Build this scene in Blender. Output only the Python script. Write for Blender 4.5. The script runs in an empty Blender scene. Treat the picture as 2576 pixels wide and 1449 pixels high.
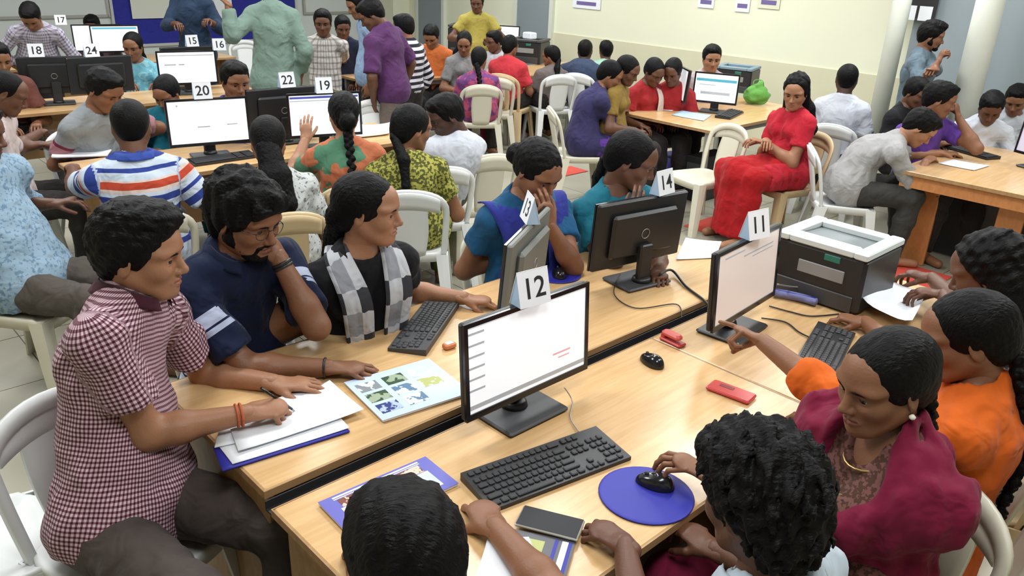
import bpy, bmesh, math, random
import numpy as np
from mathutils import Vector, Matrix

random.seed(7)
SC = bpy.context.scene
COL = SC.collection

# ------------------------------------------------------------------ camera
CAM_H, CAM_F, CAM_PITCH, CAM_ROLL = 2.10, 2017.0, 22.8, 2.3
def make_camera():
    th, rl = math.radians(CAM_PITCH), math.radians(CAM_ROLL)
    c, s = math.cos(th), math.sin(th)
    R0, U0, F = Vector((1, 0, 0)), Vector((0, s, c)), Vector((0, c, -s))
    R = R0 * math.cos(rl) + U0 * math.sin(rl)
    U = R0 * -math.sin(rl) + U0 * math.cos(rl)
    cd = bpy.data.cameras.new('camera')
    cd.sensor_width = 36.0
    cd.lens = 36.0 * CAM_F / 2576.0
    cd.clip_start = 0.02
    o = bpy.data.objects.new('camera', cd)
    COL.objects.link(o)
    m = Matrix((R, U, -F)).transposed().to_4x4()
    m.translation = Vector((0, 0, CAM_H))
    o.matrix_world = m
    SC.camera = o
make_camera()

# ------------------------------------------------------------------ world, lights, exposure
SC.view_settings.view_transform = 'Standard'
SC.view_settings.look = 'None'
SC.view_settings.gamma = 1.0
SC.view_settings.use_curve_mapping = False
SC.view_settings.exposure = 0.0
SC.cycles.max_bounces = 5; SC.cycles.diffuse_bounces = 3; SC.cycles.glossy_bounces = 2; SC.cycles.transmission_bounces = 2; SC.cycles.caustics_reflective = False
SC.cycles.use_adaptive_sampling = True; SC.cycles.adaptive_threshold = 0.03
W = bpy.data.worlds.new('world'); SC.world = W
W.use_nodes = True
W.node_tree.nodes['Background'].inputs[0].default_value = (0.93, 0.97, 1.0, 1)
W.node_tree.nodes['Background'].inputs[1].default_value = 0.1

AX = math.radians(44.0)                       # the room and its desks stand at this angle to the camera
UX, UY = math.cos(AX), math.sin(AX)
def uv(u, v):                                 # room axes -> world x, y
    return (u * UX - v * UY, u * UY + v * UX)

LAMP_SPOTS = [(u, v) for u in (0.6, 3.0, 5.4, 7.6) for v in (0.3, 3.0, 5.7, 8.6)]
def ceiling_light_energy():
    for i, (u, v) in enumerate(LAMP_SPOTS):
        x, y = uv(u, v)
        ld = bpy.data.lights.new('ceiling_tube', 'AREA')
        ld.shape = 'RECTANGLE'; ld.size = 1.25; ld.size_y = 0.55
        ld.energy = 40.0 if v < 2 else 50.0
        ld.color = (0.96, 0.99, 1.0)
        o = bpy.data.objects.new('ceiling_tube', ld)
        COL.objects.link(o)
        o.location = (x, y, 3.24)
        o.rotation_euler = (0, 0, AX)
ceiling_light_energy()

# ------------------------------------------------------------------ materials
MATS = {}
def nodes_of(name):
    m = bpy.data.materials.new(name); m.use_nodes = True
    nt = m.node_tree; b = nt.nodes['Principled BSDF']
    return m, nt, b
def mat(name, col, rough=0.5, spec=0.5, metal=0.0, noise=0.0, nscale=20.0, bump=0.0, bscale=60.0, emit=0.0, coat=0.0, alpha=None):
    if name in MATS: return MATS[name]
    m, nt, b = nodes_of(name)
    b.inputs['Roughness'].default_value = rough
    b.inputs['Specular IOR Level'].default_value = spec
    b.inputs['Metallic'].default_value = metal
    b.inputs['Coat Weight'].default_value = coat
    c4 = (col[0], col[1], col[2], 1)
    b.inputs['Base Color'].default_value = c4
    tc = nt.nodes.new('ShaderNodeTexCoord')
    if noise > 0:
        n = nt.nodes.new('ShaderNodeTexNoise'); n.inputs['Scale'].default_value = nscale; n.inputs['Detail'].default_value = 4
        nt.links.new(tc.outputs['Object'], n.inputs['Vector'])
        mx = nt.nodes.new('ShaderNodeMix'); mx.data_type = 'RGBA'
        mx.inputs[6].default_value = tuple(max(0, v * (1 - noise)) for v in col) + (1,)
        mx.inputs[7].default_value = tuple(min(1, v * (1 + noise)) for v in col) + (1,)
        nt.links.new(n.outputs['Fac'], mx.inputs[0]); nt.links.new(mx.outputs[2], b.inputs['Base Color'])
    if bump > 0:
        n2 = nt.nodes.new('ShaderNodeTexNoise'); n2.inputs['Scale'].default_value = bscale; n2.inputs['Detail'].default_value = 3
        nt.links.new(tc.outputs['Object'], n2.inputs['Vector'])
        bp = nt.nodes.new('ShaderNodeBump'); bp.inputs['Strength'].default_value = bump; bp.inputs['Distance'].default_value = 0.01
        nt.links.new(n2.outputs['Fac'], bp.inputs['Height']); nt.links.new(bp.outputs['Normal'], b.inputs['Normal'])
    if emit > 0:
        b.inputs['Emission Color'].default_value = c4
        b.inputs['Emission Strength'].default_value = emit
        m.cycles.emission_sampling = 'NONE'
    MATS[name] = m
    return m

def ramp_const(nt, stops):
    r = nt.nodes.new('ShaderNodeValToRGB'); r.color_ramp.interpolation = 'CONSTANT'
    e = r.color_ramp.elements
    while len(e) > 1: e.remove(e[-1])
    e[0].position = stops[0][0]; e[0].color = tuple(stops[0][1]) + (1,)
    for p, c in stops[1:]:
        x = e.new(p); x.color = tuple(c) + (1,)
    return r
def math_node(nt, op, a, b=None):
    n = nt.nodes.new('ShaderNodeMath'); n.operation = op
    for i, v in enumerate((a, b)):
        if v is None: continue
        if isinstance(v, (int, float)): n.inputs[i].default_value = v
        else: nt.links.new(v, n.inputs[i])
    return n.outputs[0]

def cloth(name, col, pattern=None, rough=0.85, sheen=0.05, wrinkle=0.7):
    """fabric; pattern uses the stored 'cloth' attribute (u round the limb, v along it, metres)"""
    if name in MATS: return MATS[name]
    m, nt, b = nodes_of(name)
    b.inputs['Roughness'].default_value = rough
    b.inputs['Specular IOR Level'].default_value = 0.2
    b.inputs['Sheen Weight'].default_value = sheen
    b.inputs['Base Color'].default_value = tuple(col) + (1,)
    tc = nt.nodes.new('ShaderNodeTexCoord')
    at = nt.nodes.new('ShaderNodeAttribute'); at.attribute_name = 'cloth'
    sp = nt.nodes.new('ShaderNodeSeparateXYZ'); nt.links.new(at.outputs['Vector'], sp.inputs[0])
    out = None
    if pattern and pattern[0] == 'stripes':        # ('stripes', period, offset, [(pos,col)...])
        _, per, off, stops = pattern
        f = math_node(nt, 'FRACT', math_node(nt, 'DIVIDE', math_node(nt, 'ADD', sp.outputs[1], off + 40 * per), per))
        r = ramp_const(nt, stops); nt.links.new(f, r.inputs[0]); out = r.outputs[0]
    elif pattern and pattern[0] == 'check':        # ('check', pu, pv, colA, colB, colAB, frac)
        _, pu, pv, cb, cab, fr = pattern
        fu = math_node(nt, 'LESS_THAN', math_node(nt, 'FRACT', math_node(nt, 'DIVIDE', math_node(nt, 'ADD', sp.outputs[0], 10.0), pu)), fr)
        fv = math_node(nt, 'LESS_THAN', math_node(nt, 'FRACT', math_node(nt, 'DIVIDE', math_node(nt, 'ADD', sp.outputs[1], 10.0), pv)), fr)
        s = math_node(nt, 'DIVIDE', math_node(nt, 'ADD', fu, fv), 2.0)
        r = ramp_const(nt, [(0.0, col), (0.3, cb), (0.8, cab)]); nt.links.new(s, r.inputs[0]); out = r.outputs[0]
    elif pattern and pattern[0] in ('blotch', 'dots'):    # ('blotch', scale, colB, threshold)
        _, sc, cb, thr = pattern
        if pattern[0] == 'blotch':
            n = nt.nodes.new('ShaderNodeTexNoise'); n.inputs['Scale'].default_value = sc; n.inputs['Detail'].default_value = 3
            nt.links.new(tc.outputs['Object'], n.inputs['Vector']); src = n.outputs['Fac']
        else:
            n = nt.nodes.new('ShaderNodeTexVoronoi'); n.inputs['Scale'].default_value = sc
            nt.links.new(tc.outputs['Object'], n.inputs['Vector']); src = n.outputs['Distance']
        r = ramp_const(nt, [(0.0, col), (thr, cb)] if pattern[0] == 'blotch' else [(0.0, cb), (thr, col)])
        nt.links.new(src, r.inputs[0]); out = r.outputs[0]
    if out is not None: nt.links.new(out, b.inputs['Base Color'])
    n2 = nt.nodes.new('ShaderNodeTexNoise'); n2.inputs['Scale'].default_value = 9; n2.inputs['Detail'].default_value = 2.5
    n2.inputs['Distortion'].default_value = 0.5
    nt.links.new(tc.outputs['Object'], n2.inputs['Vector'])
    bp = nt.nodes.new('ShaderNodeBump'); bp.inputs['Strength'].default_value = wrinkle; bp.inputs['Distance'].default_value = 0.045
    nt.links.new(n2.outputs['Fac'], bp.inputs['Height']); nt.links.new(bp.outputs['Normal'], b.inputs['Normal'])
    MATS[name] = m
    return m

def wood(name, ca, cb, rough=0.35, scale=1.0):
    if name in MATS: return MATS[name]
    m, nt, b = nodes_of(name)
    b.inputs['Roughness'].default_value = rough
    tc = nt.nodes.new('ShaderNodeTexCoord'); mp = nt.nodes.new('ShaderNodeMapping')
    mp.inputs['Scale'].default_value = (1.2 * scale, 14 * scale, 6 * scale)
    n = nt.nodes.new('ShaderNodeTexNoise'); n.inputs['Scale'].default_value = 3; n.inputs['Detail'].default_value = 6
    n.inputs['Distortion'].default_value = 0.6
    nt.links.new(tc.outputs['Object'], mp.inputs[0]); nt.links.new(mp.outputs[0], n.inputs['Vector'])
    r = nt.nodes.new('ShaderNodeValToRGB'); r.color_ramp.elements[0].position = 0.3; r.color_ramp.elements[1].position = 0.7
    r.color_ramp.elements[0].color = tuple(ca) + (1,); r.color_ramp.elements[1].color = tuple(cb) + (1,)
    nt.links.new(n.outputs['Fac'], r.inputs[0]); nt.links.new(r.outputs[0], b.inputs['Base Color'])
    MATS[name] = m
    return m

def hair_mat(name='hair_black', col=(0.0040, 0.0035, 0.0038), rough=0.5):
    if name in MATS: return MATS[name]
    m, nt, b = nodes_of(name)
    b.inputs['Base Color'].default_value = tuple(col) + (1,)
    b.inputs['Roughness'].default_value = rough
    b.inputs['Specular IOR Level'].default_value = 0.12
    tc = nt.nodes.new('ShaderNodeTexCoord'); mp = nt.nodes.new('ShaderNodeMapping'); mp.inputs['Scale'].default_value = (70, 220, 70)
    nt.links.new(tc.outputs['Object'], mp.inputs[0])
    n = nt.nodes.new('ShaderNodeTexNoise'); n.inputs['Scale'].default_value = 1.0; n.inputs['Detail'].default_value = 3
    nt.links.new(mp.outputs[0], n.inputs['Vector'])
    bp = nt.nodes.new('ShaderNodeBump'); bp.inputs['Strength'].default_value = 0.7; bp.inputs['Distance'].default_value = 0.006
    nt.links.new(n.outputs['Fac'], bp.inputs['Height']); nt.links.new(bp.outputs['Normal'], b.inputs['Normal'])
    MATS[name] = m
    return m

def skin_mat(name, col):
    if name in MATS: return MATS[name]
    m = mat(name, col, rough=0.48, spec=0.4, noise=0.10, nscale=18, bump=0.10, bscale=160)
    return m

# ------------------------------------------------------------------ object helpers
def link(o, parent=None):
    COL.objects.link(o)
    if parent is not None: o.parent = parent
    return o
def tag(o, label=None, cat=None, group=None, kind=None):
    if label: o['label'] = label
    if cat: o['category'] = cat
    if group: o['group'] = group
    if kind: o['kind'] = kind
    return o
def empty(name, loc=(0, 0, 0), rz=0.0):
    o = bpy.data.objects.new(name, None); o.empty_display_size = 0.1
    COL.objects.link(o); o.location = loc; o.rotation_euler = (0, 0, rz)
    return o
def thing(name, label, cat, loc=(0, 0, 0), rz=0.0, group=None):
    return tag(empty(name, loc, rz), label, cat, group)
class MB:
    """collects boxes, prisms, tubes, grids and builds one mesh object"""
    def __init__(s): s.v = []; s.f = []; s.m = []; s.sm = []
    def add(s, vs, fs, mi=0, smooth=False):
        o = len(s.v); s.v += [tuple(x) for x in vs]
        for f in fs: s.f.append(tuple(i + o for i in f)); s.m.append(mi); s.sm.append(smooth)
        return s
    def box(s, c, d, mi=0, rz=0.0, ch=0.0):
        cx, cy, cz = c; hx, hy, hz = d[0] / 2, d[1] / 2, d[2] / 2
        co, si = math.cos(rz), math.sin(rz)
        if ch <= 0:
            vs = [(x * hx, y * hy, z * hz) for x in (-1, 1) for y in (-1, 1) for z in (-1, 1)]
            fs = [(0, 1, 3, 2), (4, 6, 7, 5), (0, 4, 5, 1), (2, 3, 7, 6), (0, 2, 6, 4), (1, 5, 7, 3)]
        else:
            vs = []; fs = []
            def ring(z, e):
                a, b2 = hx - e, hy - e
                k = min(ch * 1.2, min(a, b2) * 0.9)
                return [(-a + k, -b2, z), (a - k, -b2, z), (a, -b2 + k, z), (a, b2 - k, z), (a - k, b2, z), (-a + k, b2, z), (-a, b2 - k, z), (-a, -b2 + k, z)]
            for z, e in ((-hz, ch), (-hz + ch, 0), (hz - ch, 0), (hz, ch)): vs += ring(z, e)
            fs.append(tuple(range(7, -1, -1))); fs.append(tuple(range(24, 32)))
            for r in range(3):
                for i in range(8):
                    j = (i + 1) % 8; fs.append((r * 8 + i, r * 8 + j, r * 8 + 8 + j, r * 8 + 8 + i))
        vs = [(x * co - y * si + cx, x * si + y * co + cy, z + cz) for x, y, z in vs]
        return s.add(vs, fs, mi)
    def tube(s, pts, r, n=8, mi=0, cap=True, sq=None):
        pts = [Vector(p) for p in pts]; m = len(pts)
        rs = [r] * m if isinstance(r, (int, float)) else list(r)
        vs = []; fs = []; prev = None
        for i, p in enumerate(pts):
            t = (pts[min(i + 1, m - 1)] - pts[max(i - 1, 0)]).normalized()
            if prev is None:
                a = Vector((0, 0, 1)) if abs(t.z) < 0.9 else Vector((1, 0, 0))
                x = t.cross(a).normalized()
            else:
                x = (prev - t * prev.dot(t)).normalized()
            prev = x; y = t.cross(x)
            for k in range(n):
                an = 2 * math.pi * k / n
                vs.append(p + x * (math.cos(an) * rs[i]) + y * (math.sin(an) * rs[i] * (sq or 1)))
        for i in range(m - 1):
            for k in range(n):
                l = (k + 1) % n
                fs.append((i * n + k, i * n + l, i * n + n + l, i * n + n + k))
        s.add(vs, fs, mi, True)
        if cap:
            o = len(s.v) - len(vs)
            s.f.append(tuple(o + k for k in range(n - 1, -1, -1))); s.m.append(mi); s.sm.append(False)
            s.f.append(tuple(o + (m - 1) * n + k for k in range(n))); s.m.append(mi); s.sm.append(False)
        return s
    def lathe(s, prof, n=24, c=(0, 0, 0), mi=0, smooth=True, sx=1, sy=1):
        vs = []; fs = []
        for r, z in prof:
            for k in range(n):
                a = 2 * math.pi * k / n; vs.append((c[0] + math.cos(a) * r * sx, c[1] + math.sin(a) * r * sy, c[2] + z))
        for i in range(len(prof) - 1):
            for k in range(n):
                l = (k + 1) % n; fs.append((i * n + k, i * n + l, i * n + n + l, i * n + n + k))
        fs.append(tuple(range(n - 1, -1, -1))); fs.append(tuple((len(prof) - 1) * n + k for k in range(n)))
        return s.add(vs, fs, mi, smooth)
    def grid(s, fn, nu, nv, mi=0, thick=0.0, smooth=True, closed_u=False):
        vs = [Vector(fn(i / (nu if closed_u else nu - 1), j / (nv - 1))) for j in range(nv) for i in range(nu)]
        fs = []
        iu = nu if closed_u else nu - 1
        for j in range(nv - 1):
            for i in range(iu):
                k = (i + 1) % nu; fs.append((j * nu + i, j * nu + k, (j + 1) * nu + k, (j + 1) * nu + i))
        if thick:
            nrm = [Vector((0, 0, 0)) for _ in vs]
            for f in fs:
                n = (vs[f[1]] - vs[f[0]]).cross(vs[f[3]] - vs[f[0]])
                for q in f: nrm[q] += n
            b = [v - n.normalized() * thick if n.length > 0 else v for v, n in zip(vs, nrm)]
            o = len(vs); vs2 = vs + b
            fs2 = list(fs) + [tuple(o + q for q in reversed(f)) for f in fs]
            edges = {}
            for f in fs:
                for q in range(4):
                    e = (f[q], f[(q + 1) % 4]); edges[e] = edges.get(e, 0) + 1
            for (a, c2) in edges:
                if (c2, a) not in edges: fs2.append((c2, a, o + a, o + c2))
            return s.add(vs2, fs2, mi, smooth)
        return s.add(vs, fs, mi, smooth)
    def mesh(s, name, mats):
        me = bpy.data.meshes.new(name); me.from_pydata(s.v, [], s.f)
        for m in (mats if isinstance(mats, (list, tuple)) else [mats]): me.materials.append(m)
        me.polygons.foreach_set('material_index', s.m); me.polygons.foreach_set('use_smooth', s.sm)
        me.update(); return me
    def build(s, name, mats, parent=None, loc=None, rz=None):
        o = bpy.data.objects.new(name, s.mesh(name, mats)); link(o, parent)
        if loc is not None: o.location = loc
        if rz is not None: o.rotation_euler = (0, 0, rz)
        return o
def copy_tree(o, parent=None):
    c = o.copy(); COL.objects.link(c); c.parent = parent
    for ch in list(o.children): copy_tree(ch, c)
    return c
def text_mesh(s, size, name='text'):
    cu = bpy.data.curves.new(name, 'FONT'); cu.body = s; cu.size = size; cu.align_x = 'CENTER'; cu.align_y = 'CENTER'
    cu.resolution_u = 3; cu.offset = size * 0.012
    o = bpy.data.objects.new(name, cu); COL.objects.link(o)
    dg = bpy.context.evaluated_depsgraph_get(); dg.update()
    me = bpy.data.meshes.new_from_object(o.evaluated_get(dg))
    bpy.data.objects.remove(o); bpy.data.curves.remove(cu)
    return me

# ------------------------------------------------------------------ implicit surfaces for bodies, clothes, hair
def vec(a): return np.array(a, dtype=np.float64)
def unit(a):
    a = vec(a); n = np.linalg.norm(a); return a / n if n > 1e-9 else a
class Field:
    def __init__(s, lo, hi, h):
        s.h = h; s.o = vec(lo) - 2 * h
        s.n = np.maximum(((vec(hi) - s.o) / h).astype(int) + 4, 4)
        s.F = np.full(tuple(s.n), 0.2, dtype=np.float32)
    def sub(s, lo, hi):
        a = np.clip(((vec(lo) - s.o) / s.h).astype(int), 0, s.n - 1); b = np.clip(((vec(hi) - s.o) / s.h).astype(int) + 2, 1, s.n)
        if np.any(b <= a): return None
        sl = tuple(slice(x, y) for x, y in zip(a, b))
        ax = [(np.arange(x, y) * s.h + o).astype(np.float32) for x, y, o in zip(a, b, s.o)]
        return sl, ax
    def _mix(s, sl, d, k, op):
        A = s.F[sl]
        if op == 'u':
            hh = np.maximum(k - np.abs(A - d), 0) / k; s.F[sl] = np.minimum(A, d) - hh * hh * k * 0.25
        elif op == 's':      # subtract
            d = -d; hh = np.maximum(k - np.abs(A - d), 0) / k; s.F[sl] = np.maximum(A, d) + hh * hh * k * 0.25
    def cone(s, a, b, ra, rb, k=0.02, op='u', ax=None, sq=1.0, cut=False, cuta=False):
        a, b = vec(a), vec(b); r = max(ra, rb) + 0.03 + k
        if s._skip(np.minimum(a, b) - r, np.maximum(a, b) + r): return
        sl, g = s.sub(np.minimum(a, b) - r, np.maximum(a, b) + r)
        X = g[0][:, None, None] - a[0]; Y = g[1][None, :, None] - a[1]; Z = g[2][None, None, :] - a[2]
        X, Y, Z = np.broadcast_arrays(X, Y, Z)
        v = b - a
        if ax is not None and sq != 1.0:
            ax = unit(ax); e = (X * ax[0] + Y * ax[1] + Z * ax[2]) * (sq - 1)
            X = X + e * ax[0]; Y = Y + e * ax[1]; Z = Z + e * ax[2]
            v = v + ax * (v @ ax) * (sq - 1)
        L = max(v @ v, 1e-9)
        t0 = (X * v[0] + Y * v[1] + Z * v[2]) / L
        t = np.clip(t0, 0, 1)
        d = np.sqrt((X - t * v[0]) ** 2 + (Y - t * v[1]) ** 2 + (Z - t * v[2]) ** 2) - (ra + t * (rb - ra))
        if cut: d = np.maximum(d, (t0 - 1) * math.sqrt(L))
        if cuta: d = np.maximum(d, -t0 * math.sqrt(L))
        s._mix(sl, d, k, op)
    def _skip(s, lo, hi): return s.sub(lo, hi) is None
    def ell(s, c, r, rot=None, k=0.02, op='u'):
        c, r = vec(c), vec(r); m = r.max() + 0.03 + k
        if s._skip(c - m, c + m): return
        sl, g = s.sub(c - m, c + m)
        X = g[0][:, None, None] - c[0]; Y = g[1][None, :, None] - c[1]; Z = g[2][None, None, :] - c[2]
        X, Y, Z = np.broadcast_arrays(X, Y, Z)
        if rot is not None:
            X, Y, Z = (X * rot[0][i] + Y * rot[1][i] + Z * rot[2][i] for i in range(3))
        q = np.sqrt((X / r[0]) ** 2 + (Y / r[1]) ** 2 + (Z / r[2]) ** 2)
        s._mix(sl, (q - 1) * r.min(), k, op)
    def plane(s, p, n, k=0.004):      # keep the side the normal points away from
        n = unit(n); p = vec(p); g = [(np.arange(m) * s.h + o).astype(np.float32) for m, o in zip(s.n, s.o)]
        d = (g[0][:, None, None] - p[0]) * n[0] + (g[1][None, :, None] - p[1]) * n[1] + (g[2][None, None, :] - p[2]) * n[2]
        A = s.F; hh = np.maximum(k - np.abs(A - d), 0) / k; s.F = np.maximum(A, d) + hh * hh * k * 0.25
    def noise(s, amp, wl, seed=0, n=5, zs=1.0):
        rg = np.random.RandomState(seed); g = [(np.arange(m) * s.h + o).astype(np.float32) for m, o in zip(s.n, s.o)]
        D = 0
        for i in range(n):
            k = rg.normal(size=3); k = k / np.linalg.norm(k) * (2 * math.pi / wl) * rg.uniform(0.7, 1.5); k[2] *= zs
            D = D + np.sin(g[0][:, None, None] * k[0] + g[1][None, :, None] * k[1] + g[2][None, None, :] * k[2] + rg.uniform(0, 6.28))
        s.F = s.F + (amp / math.sqrt(n)) * D
    def mesh(s):
        F = s.F; F[0] = F[-1] = 0.2; F[:, 0] = F[:, -1] = 0.2; F[:, :, 0] = F[:, :, -1] = 0.2
        I = F < 0
        nx, ny, nz = F.shape
        c = [I[i:nx - 1 + i, j:ny - 1 + j, k:nz - 1 + k] for i in (0, 1) for j in (0, 1) for k in (0, 1)]
        anyi = c[0].copy(); alli = c[0].copy()
        for q in c[1:]: anyi |= q; alli &= q
        cell = anyi & ~alli
        idx = np.full(cell.shape, -1, dtype=np.int64)
        ci = np.argwhere(cell)
        if len(ci) == 0: return np.zeros((0, 3)), np.zeros((0, 4), int)
        idx[cell] = np.arange(len(ci))
        acc = np.zeros((len(ci), 3)); cnt = np.zeros(len(ci))
        corners = [(i, j, k) for i in (0, 1) for j in (0, 1) for k in (0, 1)]
        val = {q: F[ci[:, 0] + q[0], ci[:, 1] + q[1], ci[:, 2] + q[2]].astype(np.float64) for q in corners}
        for a in corners:
            for axn in range(3):
                if a[axn]: continue
                b = list(a); b[axn] = 1; b = tuple(b)
                va, vb = val[a], val[b]; m = (va < 0) != (vb < 0)
                t = np.where(m, va / np.where(m, va - vb, 1), 0)
                p = np.tile(vec(a), (len(ci), 1)); p[:, axn] += t
                acc[m] += p[m]; cnt[m] += 1
        V = (ci + acc / cnt[:, None]) * s.h + s.o
        Q = []
        for axn in range(3):
            sl0 = [slice(1, -1)] * 3; sl1 = [slice(1, -1)] * 3
            sl0[axn] = slice(0, -1); sl1[axn] = slice(1, None)
            A, B = I[tuple(sl0)], I[tuple(sl1)]
            e = np.argwhere(A != B)
            if not len(e): continue
            base = e.copy()
            for q in range(3):
                if q != axn: base[:, q] += 1
            flip = A[tuple(e.T)]
            o1, o2 = [q for q in range(3) if q != axn]
            def at(d1, d2):
                x = base.copy(); x[:, o1] += d1; x[:, o2] += d2
                return idx[x[:, 0], x[:, 1], x[:, 2]]
            q4 = np.stack([at(-1, -1), at(0, -1), at(0, 0), at(-1, 0)], 1)
            if axn == 1: flip = ~flip
            q4[~flip] = q4[~flip][:, ::-1]
            Q.append(q4)
        return V, np.concatenate(Q)
def np_mesh(name, V, Q, mats, mi=None, smooth=True, attr=None):
    me = bpy.data.meshes.new(name)
    me.vertices.add(len(V)); me.vertices.foreach_set('co', np.asarray(V, dtype=np.float32).ravel())
    me.loops.add(Q.size); me.loops.foreach_set('vertex_index', np.asarray(Q, dtype=np.int32).ravel())
    me.polygons.add(len(Q)); me.polygons.foreach_set('loop_start', np.arange(len(Q), dtype=np.int32) * 4)
    for m in mats: me.materials.append(m)
    if mi is not None: me.polygons.foreach_set('material_index', np.asarray(mi, dtype=np.int32))
    me.polygons.foreach_set('use_smooth', np.ones(len(Q), dtype=bool))
    me.update(calc_edges=True)
    if attr is not None:
        a = me.attributes.new('cloth', 'FLOAT_VECTOR', 'POINT'); a.data.foreach_set('vector', np.asarray(attr, dtype=np.float32).ravel())
    return me

# ---- head, face, hair and hand templates, in their own axes (x to the front, y to the left, z up)
def head_template(sex, h):
    f = Field((-0.13, -0.105, -0.19), (0.135, 0.105, 0.145), h)
    fem = sex == 'f'
    w = 0.94 if fem else 1.0
    f.ell((-0.014, 0, 0.034), (0.098, 0.076 * w, 0.083), k=0.02)
    f.ell((0.030, 0, -0.022), (0.062, 0.060 * w, 0.086), k=0.03)
    f.ell((0.045, 0, 0.045), (0.052, 0.058 * w, 0.05), k=0.03)
    for sgn in (-1, 1):
        f.cone((0.0, sgn * 0.052 * w, -0.045), (0.058, sgn * 0.026 * w, -0.088), 0.020, 0.019, k=0.03)
        f.ell((0.058, sgn * 0.040 * w, -0.022), (0.028, 0.026, 0.026), k=0.025)
        f.ell((0.070, sgn * 0.034, 0.026), (0.022, 0.028, 0.012), k=0.018)
    f.ell((0.074, 0, -0.094), (0.020, 0.021, 0.018), k=0.022)
    f.ell((0.073, 0, -0.060), (0.022, 0.028, 0.026), k=0.02)
    for sgn in (-1, 1): f.ell((0.100, sgn * 0.031, 0.003), (0.017, 0.019, 0.0135), k=0.016, op='s')
    nr = 0.9 if fem else 1.0
    f.cone((0.087, 0, 0.014), (0.109, 0, -0.026), 0.0085 * nr, 0.0115 * nr, k=0.012)
    f.ell((0.109, 0, -0.030), (0.011, 0.0105 * nr, 0.009), k=0.008)
    for sgn in (-1, 1):
        f.ell((0.098, sgn * 0.0125 * nr, -0.034), (0.011, 0.0075, 0.008), k=0.006)
        f.ell((0.077, sgn * 0.031, 0.003), (0.0148, 0.0165, 0.0135), k=0.004)       # lids
        f.ell((0.090, sgn * 0.032, 0.002), (0.012, 0.0135, 0.0052), k=0.003, op='s')
        f.cone((0.0965, sgn * 0.007, -0.0550), (0.0865, sgn * 0.026, -0.0605), 0.0050, 0.0028, k=0.006)
        f.cone((0.0950, sgn * 0.007, -0.0675), (0.0865, sgn * 0.024, -0.0625), 0.0062, 0.0030, k=0.006)
        ca = Matrix.Rotation(0.18 * 1, 3, 'Y') @ Matrix.Rotation(sgn * 0.42, 3, 'Z')
        rot = np.array(ca)
        f.ell((-0.010, sgn * 0.077 * w, -0.004), (0.019, 0.0075, 0.032), rot=rot, k=0.008)
        f.ell((-0.006, sgn * 0.086 * w, -0.002), (0.010, 0.006, 0.018), rot=rot, k=0.004, op='s')
    for sgn in (-1, 1): f.cone((0.1005, 0, -0.0610), (0.091, sgn * 0.025, -0.0615), 0.0014, 0.0012, k=0.003, op='s')
    f.cone((-0.020, 0, -0.05), (-0.032, 0, -0.125), 0.050 if fem else 0.057, 0.047 if fem else 0.056, k=0.03)
    V, Q = f.mesh()
    c = V[Q].mean(axis=1)
    lips = (c[:, 0] > 0.082) & (np.abs(c[:, 1]) < 0.025) & (c[:, 2] < -0.0515 - np.abs(c[:, 1]) * 0.16) & (c[:, 2] > -0.0735 + np.abs(c[:, 1]) * 0.42)
    return V, Q, lips.astype(int)
HEADS = {}
def get_head(sex, h):
    if (sex, h) not in HEADS: HEADS[(sex, h)] = head_template(sex, h)
    return HEADS[(sex, h)]
def fem_w(sex): return 0.94 if sex == 'f' else 1.0

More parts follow.
